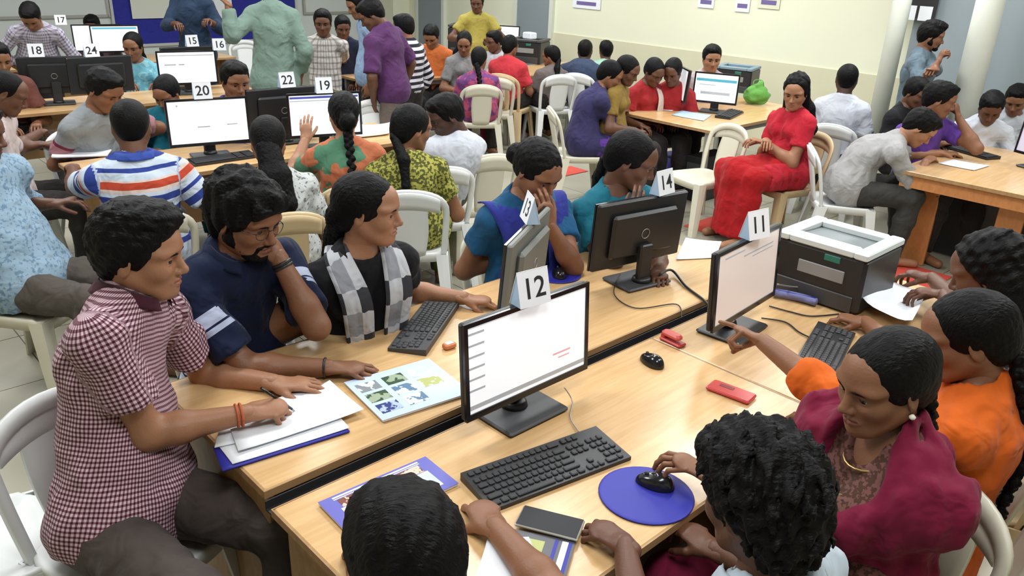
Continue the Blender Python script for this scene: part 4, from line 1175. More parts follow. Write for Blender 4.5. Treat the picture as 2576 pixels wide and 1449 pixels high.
o = thing('wall_notice', 'grey printed sheet high on the cream wall', 'notice', (2.685, 10.446, 1.511), AX); MB().box((0, 0, 0.16), (0.006, 0.199, 0.32)).build('sheet', M_PAPER, o); MB().box((-0.004, 0.0, 0.07), (0.002, 0.139, 0.05)).build('printed_block', mat('notice_print', (0.16, 0.12, 0.30), 0.8), o)
o = thing('wall_notice', 'faded cream leaflet high on the cream wall', 'notice', (2.929, 10.194, 1.573), AX); MB().box((0, 0, 0.16), (0.006, 0.289, 0.32)).build('sheet', mat('leaflet', (0.70, 0.70, 0.52), 0.8), o); MB().box((-0.004, 0.0, 0.07), (0.002, 0.202, 0.05)).build('printed_block', mat('notice_print', (0.16, 0.12, 0.30), 0.8), o)
o = thing('sign_board', 'black and white sign board beside the column above the standing man', 'sign', (4.056, 8.756, 1.614), AX); MB().box((0, 0, 0.25), (0.03, 0.34, 0.50)).build('panel', M_BLACK, o); [MB().box((-0.018, yy, 0.05), (0.006, 0.13, 0.14)).build('label', M_PAPER, o) for yy in (-0.08, 0.08)]
tag(MB().box((0, 0, 0.004), (0.45, 0.3, 0.006), ch=0.002).build('floor_mat', mat('mat_red', (0.55, 0.06, 0.04), 0.8, noise=0.1), None, (1.698, 6.544, 0), AX), 'red floor mat beside the legs of the empty cream chair', 'mat')
tag(MB().box((0, 0, 0.004), (0.5, 0.35, 0.006), ch=0.002).build('floor_mat', mat('mat_red', (0.55, 0.06, 0.04), 0.8, noise=0.1), None, (2.940, 5.485, 0), AX), 'red floor mat behind the big black printer', 'mat')
tag(MB().box((0, 0, 0.004), (0.4, 0.25, 0.006), ch=0.002).build('floor_mat', mat('mat_red', (0.55, 0.06, 0.04), 0.8, noise=0.1), None, (0.518, 8.178, 0), AX), 'red floor mat behind the woman with her hand at her mouth', 'mat')
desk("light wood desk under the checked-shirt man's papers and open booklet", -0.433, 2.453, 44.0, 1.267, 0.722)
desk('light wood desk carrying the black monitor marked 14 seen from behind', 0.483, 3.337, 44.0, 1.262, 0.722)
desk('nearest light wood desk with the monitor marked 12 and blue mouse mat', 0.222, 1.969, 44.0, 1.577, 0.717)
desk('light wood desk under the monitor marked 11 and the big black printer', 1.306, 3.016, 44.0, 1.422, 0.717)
o = thing('cable_tray', 'dark cable channel running between the two front desk rows', 'cable tray', (0.428, 2.724, 0.70), AX); MB().box((0, 0, 0), (2.9, 0.05, 0.006)).build('floor_plate', M_DARKGAP, o); [MB().box((0, s * 0.026, 0.012), (2.9, 0.004, 0.03)).build('side_rail', M_DARKGAP, o) for s in (1, -1)]
desk('second row desk holding the blank white screen', -2.244, 5.131, 44.0, 1.192, 0.692)
desk('second row desk holding the blue-barred screen and newspapers', -1.381, 5.965, 44.0, 1.192, 0.692)
desk('third row desk with dark monitors seen from behind near the left wall', -3.965, 6.841, 44.0, 1.192, 0.642)
desk('third row desk beside the woman in pale blue', -3.102, 7.674, 44.0, 1.192, 0.642)
desk('far desk row under the bright screens by the whiteboard', -4.746, 9.666, 44.0, 2.592, 0.692)
desk('desk with steel legs between the red uniformed girls and the empty chair', 1.912, 7.866, 44.0, 1.812, 1.092, side='leg')
desk('orange panelled desk at the right under the leaning man', 3.518, 5.462, 44.0, 0.742, 1.462, side='slab', pm=M_ORANGE)
desk('orange panelled desk at the right edge under the laptop', 4.058, 5.983, 44.0, 0.742, 1.462, side='slab', pm=M_ORANGE)
desk('far desk in front of the purple shirted man', -1.358, 9.324, 44.0, 1.192, 0.692, side='leg')
desk('far desk under the dark printer by the grey door', -0.578, 11.467, 44.0, 1.292, 0.692, side='leg')
desk('far desk behind the pale plastic chairs', 0.143, 10.217, 44.0, 1.992, 0.692, side='leg')
monitor('black monitor with a pale form on screen topped by card 12', 0.056, 2.181, -46, num='12', numlabel='white folded card reading 12 on the nearest monitor', card_side=0.0, card_yaw=-6, lines=[(-0.44, 0.42, 0.13, 0.022, 0), (-0.44, 0.29, 0.13, 0.022, 0), (-0.44, 0.15999999999999998, 0.13, 0.022, 0), (-0.44, 0.02999999999999997, 0.13, 0.022, 0), (-0.44, -0.10000000000000003, 0.13, 0.022, 0), (-0.44, -0.23000000000000004, 0.13, 0.022, 0), (0.28, -0.2, 0.16, 0.02, 2), (0.3, -0.26, 0.1, 0.015, 2), (0, -0.43, 1.0, 0.05, 0)], screen='white', card_off=-0.0, w=0.52, ht=0.305)
monitor('black monitor with a dull pinkish screen beside the printer, card 11 on top', 0.892, 2.863, -41, num='11', numlabel='white folded card reading 11 in front of the printer', card_side=0.02, card_yaw=-14, lines=[(0.15, 0.33, 0.5, 0.02, 0), (0.22, 0.27, 0.35, 0.015, 0), (-0.25, 0.42, 0.3, 0.02, 0)], screen='dim', w=0.52, ht=0.305)
monitor('black monitor seen from behind with round emblem, topped by card 14', 0.547, 3.364, 125, num='14', numlabel='white folded card reading 14 beside the woman in teal', card_side=-0.12, card_yaw=10, w=0.52, ht=0.305)
monitor('grey-backed monitor turned edge-on beside card 13', 0.044, 2.92, 163, num='13', numlabel='white folded card reading 13 on the edge-on monitor', card_side=-0.05, card_yaw=30, back=mat('housing_grey', (0.16, 0.165, 0.15), 0.5), w=0.52, ht=0.305)
monitor('monitor with a blank white screen under card 20', -2.044, 5.269, -58, num='20', numlabel='white folded card reading 20 above the blank screen', card_side=-0.02, lines=[(-0.07, -0.12, 0.16, 0.03, 0), (0.3, -0.1, 0.14, 0.025, 0), (-0.38, 0.4, 0.02, 0.04, 0)], w=0.52, ht=0.305)
monitor('monitor with a blue bar across its white screen under card 19', -1.365, 5.66, -62, num='19', numlabel='white folded card reading 19 above the blue-barred screen', card_side=0.0, lines=[(0, 0.44, 0.98, 0.05, 1), (0, 0.36, 0.98, 0.02, 0), (0.2, -0.2, 0.2, 0.02, 0)], w=0.52, ht=0.305)
monitor('dark monitor back left of the screen marked 19', -1.709, 5.801, 130, num='22', numlabel='white folded card reading 22 behind card 19', card_side=-0.05, w=0.52, ht=0.305)
monitor('white screen in the third row with grey header lines', -3.092, 7.607, -60, lines=[(0, 0.4, 0.95, 0.03, 0), (-0.3, 0.1, 0.2, 0.05, 0), (-0.1, 0.1, 0.1, 0.05, 0)], num='16', numlabel='white folded card reading 16 on the third row screen', card_side=0.3, w=0.52, ht=0.305)
monitor('dark monitor back under the card reading 18', -3.946, 6.894, 120, num='18', numlabel='white folded card reading 18 on the dark monitor', card_side=0.1, w=0.52, ht=0.305)
monitor('dark monitor back under the card reading 24 beside the pale blue woman', -3.605, 7.015, 132, num='24', numlabel='white folded card reading 24 left of the pale blue woman', card_side=0.05, w=0.52, ht=0.305)
monitor('dark monitor back right of the pale blue woman under card 15', -3.2, 7.92, 132, num='15', numlabel='white folded card reading 15 above the third row screen', card_side=-0.05, w=0.52, ht=0.305)
monitor('small bright far screen with a teal header behind the pale blue woman', -4.712, 9.63, -60, lines=[(0, 0.42, 0.95, 0.07, 3)], w=0.52, ht=0.305)
monitor('small bright far screen just under the whiteboard', -4.924, 9.633, -58, num='17', numlabel='white folded card reading 17 on the far screen row', card_side=-0.35, w=0.52, ht=0.305)
monitor('monitor with a white page and teal header on the steel legged desk', 1.846, 7.733, -112, lines=[(0, 0.28, 0.95, 0.1, 3), (-0.2, 0.1, 0.4, 0.03, 0), (0, -0.2, 0.7, 0.1, 0)], w=0.42, ht=0.28)
monitor('dark monitor seen edge-on left of the teal-header screen', 1.538, 7.908, -175, w=0.52, ht=0.305)
monitor('tilted lilac screen at the right edge beside the seated boys', 3.851, 5.873, -160, screen='lilac', lines=[(0, 0.2, 0.6, 0.03, 0), (0.1, -0.1, 0.4, 0.03, 0)], w=0.42, ht=0.28)
monitor('dark far monitor back near the orange shirted person', -0.291, 11.674, -100, num=None, w=0.52, ht=0.305)
keyboard('black keyboard in front of the nearest monitor', 0.122, 1.895, 124, keys=True).scale = (1.14, 1.08, 1.0)
keyboard('dark keyboard lying askew beside the woman in black', -0.327, 2.78, -11, keys=True, m=M_CHAR)
keyboard('dark keyboard partly hidden behind the woman in maroon', 1.189, 2.713, 150, keys=True)
keyboard('dark keyboard on the steel legged desk', 1.978, 7.611, 150, keys=False)
keyboard('grey keyboard on the orange desk at the right', 3.602, 6.362, 20, keys=False)
keyboard('dark keyboard below the screen marked 20', -1.954, 5.207, 134, keys=False)
tag(MB().lathe([(0.115, 0), (0.128, 0.0), (0.130, 0.002), (0.127, 0.004), (0.118, 0.0045)], 40, sy=0.98).build('mouse_mat', M_BLUE, None, (0.387, 1.798, 0.7505)), 'round blue mouse mat on the nearest desk', 'mouse mat')
mouse('black mouse on the round blue mat', 0.416, 1.838, 158, z=0.7552)
mouse('glossy dark mouse near the red stapler', 0.513, 2.564, 125, z=0.7502)
tag(MB().lathe([(0.10, 0), (0.112, 0.0), (0.113, 0.003), (0.105, 0.004)], 32).build('mouse_mat', M_BLUE, None, (0.200, 3.394, 0.7505)), 'blue mouse mat behind the card reading 12', 'mouse mat')
mouse('dark mouse on the blue mat behind card 12', 0.208, 3.369, 100, z=0.7548)
o = thing('mobile_phone', 'red mobile phone lying on the desk', 'phone', (0.752, 2.369, 0.7502), -0.6632)
MB().box((0, 0, 0.007), (0.155, 0.072, 0.013), ch=0.004).build('case', M_RED, o)
MB().box((-0.02, 0.01, 0.0138), (0.05, 0.018, 0.001)).build('camera_strip', mat('dull_red', (0.20, 0.03, 0.03), 0.4), o)
o = thing('mobile_phone', 'black smartphone with a bare dark screen on the nearest desk', 'phone', (0.120, 1.647, 0.7600), -0.3142)
MB().box((0, 0, 0.005), (0.165, 0.082, 0.009), ch=0.003).build('case', mat('phone_rim', (0.5, 0.48, 0.42), 0.3, metal=0.5), o)
MB().box((0, 0, 0.0098), (0.158, 0.076, 0.001)).build('screen', mat('phone_glass', (0.016, 0.017, 0.020), 0.45, spec=0.2), o)
o = thing('stapler', 'small red stapler beside the dark mouse', 'stapler', (0.618, 2.739, 0.7502), -0.8727)
MB().box((0, 0, 0.006), (0.10, 0.045, 0.012), ch=0.004).build('base', M_RED, o)
MB().box((-0.006, 0, 0.030), (0.085, 0.036, 0.022), ch=0.007).build('arm', mat('red_bright', (0.62, 0.10, 0.09), 0.35), o)
MB().box((-0.04, 0, 0.018), (0.02, 0.03, 0.02), ch=0.003).build('hinge', M_RED, o)
o = thing('eraser', 'small orange box beside the askew keyboard', 'box', (-0.221, 2.622, 0.7502), 0.6981)
MB().box((0, 0, 0.010), (0.05, 0.03, 0.02), ch=0.004).build('body', mat('orange_plastic', (0.55, 0.17, 0.06), 0.4), o)
MB().box((0, 0, 0.0206), (0.03, 0.018, 0.001)).build('label', M_PAPER, o)
sheet('loose white sheets under the writing man\'s hand', [(-0.827, 1.913), (-0.484, 2.119), (-0.639, 2.303), (-0.855, 2.057)], 0.7600, 0.004, thick=0.003)
sheet('large white sheet the checked-shirt man writes on', [(-0.752, 1.892), (-0.444, 2.138), (-0.588, 2.308), (-0.811, 2.0)], 0.7650, 0.006)
sheet('blue and white folder jutting over the left desk end', [(-0.773, 1.822), (-0.469, 2.042), (-0.52, 2.116), (-0.84, 1.932)], 0.7510, 0.0, m=M_BLUE, name='folder', cat='folder', thick=0.006)
sheet('white pages lying on the blue folder', [(-0.754, 1.847), (-0.471, 2.052), (-0.521, 2.12), (-0.828, 1.938)], 0.7572, 0.002, thick=0.002, name='paper_stack')
cloth('photo_grey', (0.2232, 0.2423, 0.2623), ('blotch', 30.0, (0.6795, 0.7011, 0.7305), 0.52), wrinkle=0.0, rough=0.4, sheen=0.0)
cloth('photo_green', (0.0452, 0.0802, 0.0452), ('blotch', 30.0, (0.305, 0.3763, 0.2623), 0.52), wrinkle=0.0, rough=0.4, sheen=0.0)
cloth('photo_blue', (0.0382, 0.0529, 0.1878), ('blotch', 30.0, (0.402, 0.4851, 0.6795), 0.52), wrinkle=0.0, rough=0.4, sheen=0.0)
cloth('photo_olive', (0.402, 0.4287, 0.1559), ('blotch', 30.0, (0.8308, 0.8388, 0.6105), 0.52), wrinkle=0.0, rough=0.4, sheen=0.0)
cloth('photo_teal', (0.1022, 0.1878, 0.305), ('blotch', 30.0, (0.6105, 0.7011, 0.6105), 0.52), wrinkle=0.0, rough=0.4, sheen=0.0)
cloth('photo_flesh', (0.1878, 0.0612, 0.0452), ('blotch', 30.0, (0.7529, 0.5149, 0.402), 0.52), wrinkle=0.0, rough=0.4, sheen=0.0)
cloth('photo_pale', (0.5149, 0.5776, 0.6795), ('blotch', 30.0, (0.8308, 0.855, 0.8714), 0.52), wrinkle=0.0, rough=0.4, sheen=0.0)
o = thing('booklet', 'booklet with six photographs on its pale blue cover', 'booklet', (-0.332, 2.308, 0.7510), -0.9331)
MB().box((0, 0, 0.004), (0.274, 0.320, 0.008), ch=0.001).build('pages', M_PAPER, o); MB().box((0, 0, 0.0086), (0.278, 0.324, 0.001)).build('cover', mat('cover_pale_blue', (0.50, 0.60, 0.80), 0.4), o)
quad_on(o, 'cover_picture', MATS['photo_grey'], -0.071, -0.106, 0.057, 0.074, 0.0094)
quad_on(o, 'cover_picture', MATS['photo_green'], 0.003, -0.106, 0.057, 0.074, 0.0094)
quad_on(o, 'cover_picture', MATS['photo_blue'], 0.077, -0.106, 0.057, 0.074, 0.0094)
quad_on(o, 'cover_picture', MATS['photo_green'], -0.071, -0.010, 0.057, 0.074, 0.0094)
quad_on(o, 'cover_picture', MATS['photo_teal'], 0.003, -0.010, 0.057, 0.074, 0.0094)
quad_on(o, 'cover_picture', MATS['photo_pale'], -0.071, 0.086, 0.057, 0.074, 0.0094)
quad_on(o, 'cover_picture', MATS['photo_olive'], 0.003, 0.086, 0.057, 0.074, 0.0094)
quad_on(o, 'cover_picture', MATS['photo_teal'], 0.077, -0.010, 0.057, 0.074, 0.0094)
o = thing('booklet', 'booklet with blue striped cover and photograph beside the foreground boy', 'booklet', (-0.303, 1.751, 0.7510), -0.8495)
MB().box((0, 0, 0.004), (0.154, 0.335, 0.008), ch=0.001).build('pages', M_PAPER, o); MB().box((0, 0, 0.0086), (0.158, 0.339, 0.001)).build('cover', mat('cover_violet_blue', (0.10, 0.10, 0.42), 0.4), o)
quad_on(o, 'cover_picture', MATS['photo_flesh'], -0.039, 0.000, 0.034, 0.252, 0.0094)
quad_on(o, 'cover_picture', MATS['photo_pale'], 0.019, 0.034, 0.077, 0.201, 0.0094)
quad_on(o, 'cover_picture', M_PAPER, -0.068, 0.000, 0.006, 0.268, 0.0094)
quad_on(o, 'cover_picture', M_PAPER, -0.060, 0.000, 0.003, 0.268, 0.0094)
quad_on(o, 'cover_picture', M_PAPER, 0.019, -0.121, 0.077, 0.027, 0.0094)
o = thing('booklet', 'booklet with blue stripes under the white pages at the bottom', 'booklet', (0.087, 1.534, 0.7510), -1.8141)
MB().box((0, 0, 0.004), (0.145, 0.158, 0.008), ch=0.001).build('pages', M_PAPER, o); MB().box((0, 0, 0.0086), (0.149, 0.162, 0.001)).build('cover', mat('cover_dark', (0.05, 0.05, 0.06), 0.4), o)
quad_on(o, 'cover_picture', M_PAPER, 0.000, 0.057, 0.131, 0.016, 0.0094)
quad_on(o, 'cover_picture', M_BLUE, 0.000, 0.035, 0.131, 0.009, 0.0094)
quad_on(o, 'cover_picture', M_BLUE, 0.000, 0.069, 0.131, 0.009, 0.0094)
quad_on(o, 'cover_picture', MATS['photo_olive'], -0.015, -0.016, 0.073, 0.047, 0.0094)
sheet('white page curling over the foreground booklet', [(-0.036, 1.566), (-0.061, 1.418), (0.12, 1.428), (0.066, 1.584)], 0.7640, 0.006)
sheet('white sheet lifted by the woman beside the printer', [(1.451, 3.07), (1.561, 2.851), (1.778, 3.187), (1.68, 3.429)], 0.7900, 0.03)
sheet('white sheet on the far desk behind card 11', [(0.786, 3.638), (0.989, 3.688), (1.073, 3.931), (0.895, 3.971)], 0.7510, 0.003)
sheet('white sheets by the teal-header screen', [(1.093, 7.873), (1.45, 7.699), (1.617, 7.99), (1.285, 8.139)], 0.7510, 0.002)
sheet('pale folder on the steel legged desk', [(1.415, 7.491), (1.663, 7.26), (1.801, 7.574), (1.556, 7.764)], 0.7510, 0.002, m=M_PAPER_B, name='folder', cat='folder')
sheet('white sheets in front of the gray shirted boy', [(-3.006, 5.053), (-2.697, 5.159), (-2.775, 5.436), (-3.139, 5.347)], 0.7510, 0.003, thick=0.012, name='paper_stack')
sheet('white newspaper heap on the second row desk', [(-1.234, 5.976), (-0.994, 6.163), (-1.037, 6.539), (-1.273, 6.412)], 0.7510, 0.01, thick=0.012, name='paper_stack')
sheet('white papers on the orange desk', [(3.147, 5.937), (3.32, 5.753), (3.528, 5.927), (3.343, 6.094)], 0.7510, 0.003)
sheet('white sheets on the far desk near the orange shirt', [(-1.115, 9.619), (-0.871, 9.491), (-0.837, 9.905), (-1.084, 9.974)], 0.7510, 0.003, thick=0.01)
printer('big black laser printer with pale grey top at the desk end', 1.415, 3.315, -136, w=0.41, d=0.35, h=0.27)
printer('dark printer with a white box on top near the red shirt', 0.099, 10.957, -110, w=0.45, d=0.4, h=0.3, topm=M_CHAR)
tag(MB().box((0, 0, 0.04), (0.12, 0.16, 0.08), ch=0.01).build('carton', M_PAPER, None, (0.099, 10.957, 1.046), AX), 'white carton on the dark printer', 'box')
printer('dark far printer on the desk by the grey door', -0.686, 11.363, -100, w=0.55, d=0.45, h=0.42, topm=M_CHAR)
printer('dark printer behind the teal-header screen', 2.4, 9.163, -120, w=0.42, d=0.36, h=0.27, topm=mat('printer_blue_grey', (0.18, 0.26, 0.32), 0.5))

def soft_bag(label, x, y, z, m, r=0.13, h=0.2, ang=0.0):
    f = Field((-r - 0.05, -r - 0.05, -0.02), (r + 0.05, r + 0.05, h + 0.08), 0.012)
    f.ell((0, 0, h * 0.42), (r, r * 0.7, h * 0.45), k=0.03); f.cone((0, 0, h * 0.6), (0.02, 0, h), r * 0.5, r * 0.25, k=0.05); f.noise(0.008, 0.09, 4)
    V, Q = f.mesh(); t = thing('carry_bag', label, 'bag', (x, y, z), ang)
    V[:, 2] -= V[:, 2].min()
    link(bpy.data.objects.new('sack', np_mesh('sack', V, Q, [m])), t)
    mb = MB(); mb.tube(curve_pts([(-0.05, 0, h * 0.8), (-0.04, 0.01, h * 1.15), (0.04, 0.01, h * 1.15), (0.06, 0, h * 0.8)]), 0.006, 6); mb.build('handle', m, t)

soft_bag('bright green carrier bag on the steel legged desk', 2.404, 8.304, 0.752, cloth('bag_green', (0.12, 0.33, 0.07)))
o = thing('waste_bin', 'royal blue plastic waste bin under the steel legged desk', 'bin', (1.633, 7.986, 0)); MB().lathe([(0.10, 0.0), (0.135, 0.27), (0.128, 0.27), (0.095, 0.012)], 24).build('bucket', M_BLUE, o); MB().lathe([(0.134, 0.26), (0.146, 0.262), (0.146, 0.28), (0.134, 0.28)], 24).build('rim', M_BLUE, o)
o = thing('computer_tower', 'black computer tower under the steel legged desk', 'computer', (1.792, 7.43, 0), AX); MB().box((0, 0, 0.21), (0.45, 0.19, 0.42), ch=0.008).build('case', M_BLACK, o); MB().box((-0.227, 0, 0.30), (0.006, 0.15, 0.12)).build('front_panel', M_CHAR, o)
cable('black power cable with adapter behind the monitor marked 14', [(0.654, 3.318, 0.8), (0.733, 3.451, 0.77), (0.77, 3.295, 0.757), (0.819, 3.146, 0.757), (0.839, 3.006, 0.757)], 0.006, M_BLACK)
cable('thin black cable crossing the tabletop below the screen marked 11', [(1.091, 3.115, 0.755), (1.168, 3.064, 0.754), (1.24, 3.031, 0.754), (1.367, 3.063, 0.754)], 0.003, M_BLACK)
cable('second thin black cable near the hidden keyboard', [(1.023, 2.989, 0.755), (1.112, 2.961, 0.754), (1.14, 2.872, 0.754), (1.169, 2.817, 0.756)], 0.003, M_BLACK)
cable('grey cable drooping across the front of the big printer', [(1.131, 3.18, 0.83), (1.228, 3.231, 0.8), (1.336, 3.242, 0.8), (1.444, 3.261, 0.81), (1.53, 3.29, 0.83)], 0.0035, M_STEEL)
cable('pale cable curling behind the nearest monitor', [(0.183, 2.277, 0.8), (0.211, 2.264, 0.757), (0.2, 2.17, 0.755), (0.22, 2.092, 0.755)], 0.002, M_STEEL)
cable('dark cable on the desk in front of the monitor marked 14', [(0.482, 3.349, 0.78), (0.44, 3.174, 0.756), (0.517, 3.038, 0.755), (0.692, 3.096, 0.755), (0.692, 2.957, 0.755)], 0.0025, M_BLACK)
o = thing('pencil_pouch', 'blue and lilac pencil pouch in front of the printer', 'pouch', (1.214, 3.192, 0.751), -0.45); MB().tube(curve_pts([(-0.09, 0, 0.02), (-0.03, 0.005, 0.022), (0.04, 0, 0.022), (0.10, -0.01, 0.018)]), [0.010] + [0.019] * 23 + [0.010], 12, sq=0.9).build('pouch_body', cloth('pouch_lilac', (0.16, 0.17, 0.34)), o); MB().tube([(-0.085, 0, 0.036), (0.09, -0.008, 0.036)], 0.003, 6).build('zip', M_BLUE, o)
# ------------------------------------------------------------------ people, nearest first
cloth('cloth_dark_trousers', (0.0219, 0.0186, 0.0186), None)
cloth('cloth_grey_trousers', (0.0792, 0.0656, 0.0564), None)
cloth('cloth_black_cloth', (0.0067, 0.0067, 0.0086), None)
cloth('cloth_white_cloth', (0.4976, 0.5188, 0.5628), None)
cloth('cloth_maroon_check', (0.5972, 0.4567, 0.4976), ('check', 0.01, 0.013, (0.2257, 0.1066, 0.139), (0.048, 0.0096, 0.0186), 0.46), wrinkle=0.5)
cloth('cloth_brown_grey_trousers', (0.0656, 0.0507, 0.0453), None)
person('man in a maroon and white checked shirt writing at the left desk end', (-1.036, 2.072, 1.285), (-1.101, 1.896, 0.56), -26, hyaw=4, hpitch=6, syaw=-2, wide=0.93, k=1.08, skin='light', lod=0, hair='quiff', hs=1, neck=0.045, top={'mat': MATS['cloth_maroon_check'], 'sleeve': 0.62, 'off': 0.022, 'belly': 0.03, 'hem': -0.1}, bottom=('trousers', MATS['cloth_brown_grey_trousers']), collar=MATS['cloth_maroon_check'], rh=((-0.71, 2.049, 0.815), 'write', (0.8, 0.55, -0.1), (0.25, 0.45, -0.85)), lh=((-0.699, 2.266, 0.785), 'flat', (0.9, 0.25, -0.05)), rpole=(-0.5, -0.3, -0.8), hunch=0.05, extra=writer_extras)
cloth('cloth_navy_weave', (0.0067, 0.0118, 0.0403), ('dots', 160.0, (0.0453, 0.0656, 0.139), 0.25))
cloth('cloth_navy_stripe', (0.0067, 0.0118, 0.0403), ('stripes', 1.0, -1.0, [(0.0, (0.0059, 0.0107, 0.0357)), (0.09, (0.4085, 0.4567, 0.5972)), (0.138, (0.0076, 0.0118, 0.0453)), (0.148, (0.381, 0.4274, 0.5741)), (0.166, (0.0059, 0.0107, 0.0357)), (0.9, (0.0059, 0.0107, 0.0357))]))
person('bearded man in a navy shirt with white sleeve bands covering his mouth', (-0.888, 2.516, 1.255), (-1.014, 2.615, 0.55), -38, hyaw=-26, hpitch=16, k=1.1, skin='mid', lod=0, hair='mop', hs=2, beard=True, neck=0.055, top={'mat': MATS['cloth_navy_stripe'], 'sleeve': 0.8, 'off': 0.02, 'hem': -0.1}, bottom=('trousers', MATS['cloth_dark_trousers']), collar=MATS['cloth_navy_stripe'], rh=((-0.546, 2.378, 0.785), 'mouse', (0.85, 0.18, -0.08)), lh=((-0.832, 2.512, 1.17), 'relax', (-0.55, -0.35, 0.62), (-0.7, 0.45, -0.2)), lpole=(0.35, 0.25, -1.0), hunch=0.05, extra=glasses_and_watch)
cloth('cloth_check_scarf', (0.2257, 0.2324, 0.2601), ('check', 0.1, 0.16, (0.4274, 0.437, 0.4668), (0.0334, 0.0334, 0.0403), 0.45))
person('young woman in black with a grey checked scarf looking sideways', (-0.532, 2.772, 1.215), (-0.594, 2.851, 0.55), -52, hyaw=-4, hpitch=4, k=1.08, sex='f', skin='light', lod=0, hair='tied', hs=1, tail='long', top={'mat': MATS['cloth_black_cloth'], 'sleeve': 0.45, 'kurta': 0.6, 'name': 'kurta'}, bottom=('trousers', MATS['cloth_black_cloth']), lh=((-0.133, 2.999, 0.785), 'relax', (0.85, 0.25, -0.1)), rh=((-0.644, 2.748, 0.76), 'relax', (0.35, -0.6, -0.4), None), strips=[{'name': 'scarf', 'mat': MATS['cloth_check_scarf'], 'rows': [(('N', -0.085, 0.09, 0), ('N', -0.085, 0.0, 0.0)), (('N', 0.02, 0.135, 0.005), ('N', 0.01, 0.055, 0.045)), (('C', 0.15, 0.135, 0.06), ('C', 0.16, 0.03, 0.06)), (('C', 0.165, 0.12, -0.08), ('C', 0.175, 0.02, -0.08)), (('W', 0.16, 0.11, -0.02), ('W', 0.165, 0.02, -0.02)), (('P', 0.17, 0.1, 0.06), ('P', 0.175, 0.01, 0.05))]}, {'name': 'scarf', 'mat': MATS['cloth_check_scarf'], 'rows': [(('N', -0.085, -0.0, 0), ('N', -0.085, -0.09, 0.0)), (('N', 0.01, -0.055, 0.045), ('N', 0.02, -0.135, 0.005)), (('C', 0.16, -0.03, 0.06), ('C', 0.15, -0.135, 0.06)), (('C', 0.175, -0.02, -0.08), ('C', 0.165, -0.12, -0.08)), (('W', 0.165, -0.02, -0.02), ('W', 0.16, -0.11, -0.02)), (('P', 0.175, -0.01, 0.05), ('P', 0.17, -0.1, 0.06))]}])
cloth('cloth_teal_silk', (0.0076, 0.111, 0.1598), None)
cloth('cloth_blue_dupatta', (0.0186, 0.0254, 0.1941), None)
cloth('cloth_teal_blue', (0.0086, 0.0656, 0.1492), None)
person('woman in blue and teal uniform pressing her hand to her mouth', (0.092, 3.498, 1.2), (0.055, 3.569, 0.55), -62, hyaw=-48, hpitch=28, k=1.08, sex='f', skin='mid', lod=1, hair='bun', hs=2, top={'mat': MATS['cloth_teal_blue'], 'sleeve': 0.55, 'kurta': 0.7, 'name': 'kurta'}, bottom=('trousers', MATS['cloth_blue_dupatta']), lh=((0.132, 3.318, 1.06), 'relax', (-0.25, -0.1, 0.95), (-0.2, 0.9, 0.1)), rh=((0.072, 3.613, 0.8), 'relax', (0.8, 0.1, 0.1), None), lpole=(0.5, -0.1, -1), strips=[{'name': 'dupatta_fall', 'mat': MATS['cloth_blue_dupatta'], 'rows': [(('SR', -0.06, 0.09, 0.045), ('SR', -0.08, -0.03, 0.055)), (('SR', 0.05, 0.09, 0.06), ('SR', 0.02, -0.03, 0.07)), (('C', 0.175, -0.04, 0.02), ('C', 0.15, -0.15, 0.0)), (('W', 0.185, -0.05, 0), ('W', 0.14, -0.19, 0)), (('P', 0.24, -0.08, -0.02), ('P', 0.16, -0.25, -0.05)), (('P', 0.28, -0.1, -0.3), ('P', 0.16, -0.29, -0.32))]}, {'name': 'dupatta_fall', 'mat': MATS['cloth_blue_dupatta'], 'rows': [(('SL', -0.08, 0.03, 0.055), ('SL', -0.06, -0.09, 0.045)), (('SL', 0.02, 0.03, 0.07), ('SL', 0.05, -0.09, 0.06)), (('C', 0.15, 0.15, 0.0), ('C', 0.175, 0.04, 0.02)), (('W', 0.14, 0.19, 0), ('W', 0.185, 0.05, 0)), (('P', 0.16, 0.25, -0.05), ('P', 0.24, 0.08, -0.02))]}])
person('woman in teal resting her chin on her hand beside card 14', (0.542, 3.757, 1.2), (0.492, 3.843, 0.55), -60, hyaw=-14, hpitch=20, k=1.1, sex='f', skin='dark', lod=1, hair='tied', hs=0, tail='pony', top={'mat': MATS['cloth_teal_silk'], 'sleeve': 0.5, 'kurta': 0.7, 'name': 'kurta'}, bottom=('trousers', MATS['cloth_teal_silk']), rh=((0.557, 3.545, 1.03), 'relax', (0.15, -0.1, 0.95), (0.1, 0.9, 0.1)), rpole=(-0.3, -0.1, -1), lh=((0.664, 3.369, 0.78), 'relax'))
person('boy with smooth black hair at the bottom edge seen from behind', (-0.157, 1.047, 1.15), (-0.096, 0.969, 0.55), 128, hyaw=118, hpitch=32, k=1.1, skin='mid', lod=0, hair='short', hs=0, face=False, top={'mat': MATS['cloth_white_cloth'], 'sleeve': 0.6}, bottom=('trousers', MATS['cloth_dark_trousers']), rh=((-0.04, 1.643, 0.79), 'relax', (-0.25, 0.9, -0.1), None), lh=((-0.328, 1.471, 0.79), 'relax', (-0.3, 0.8, -0.1), None), rpole=(0.9, -0.3, -0.4))
cloth('cloth_pale_blue_cloth', (0.4274, 0.4976, 0.5628), None)
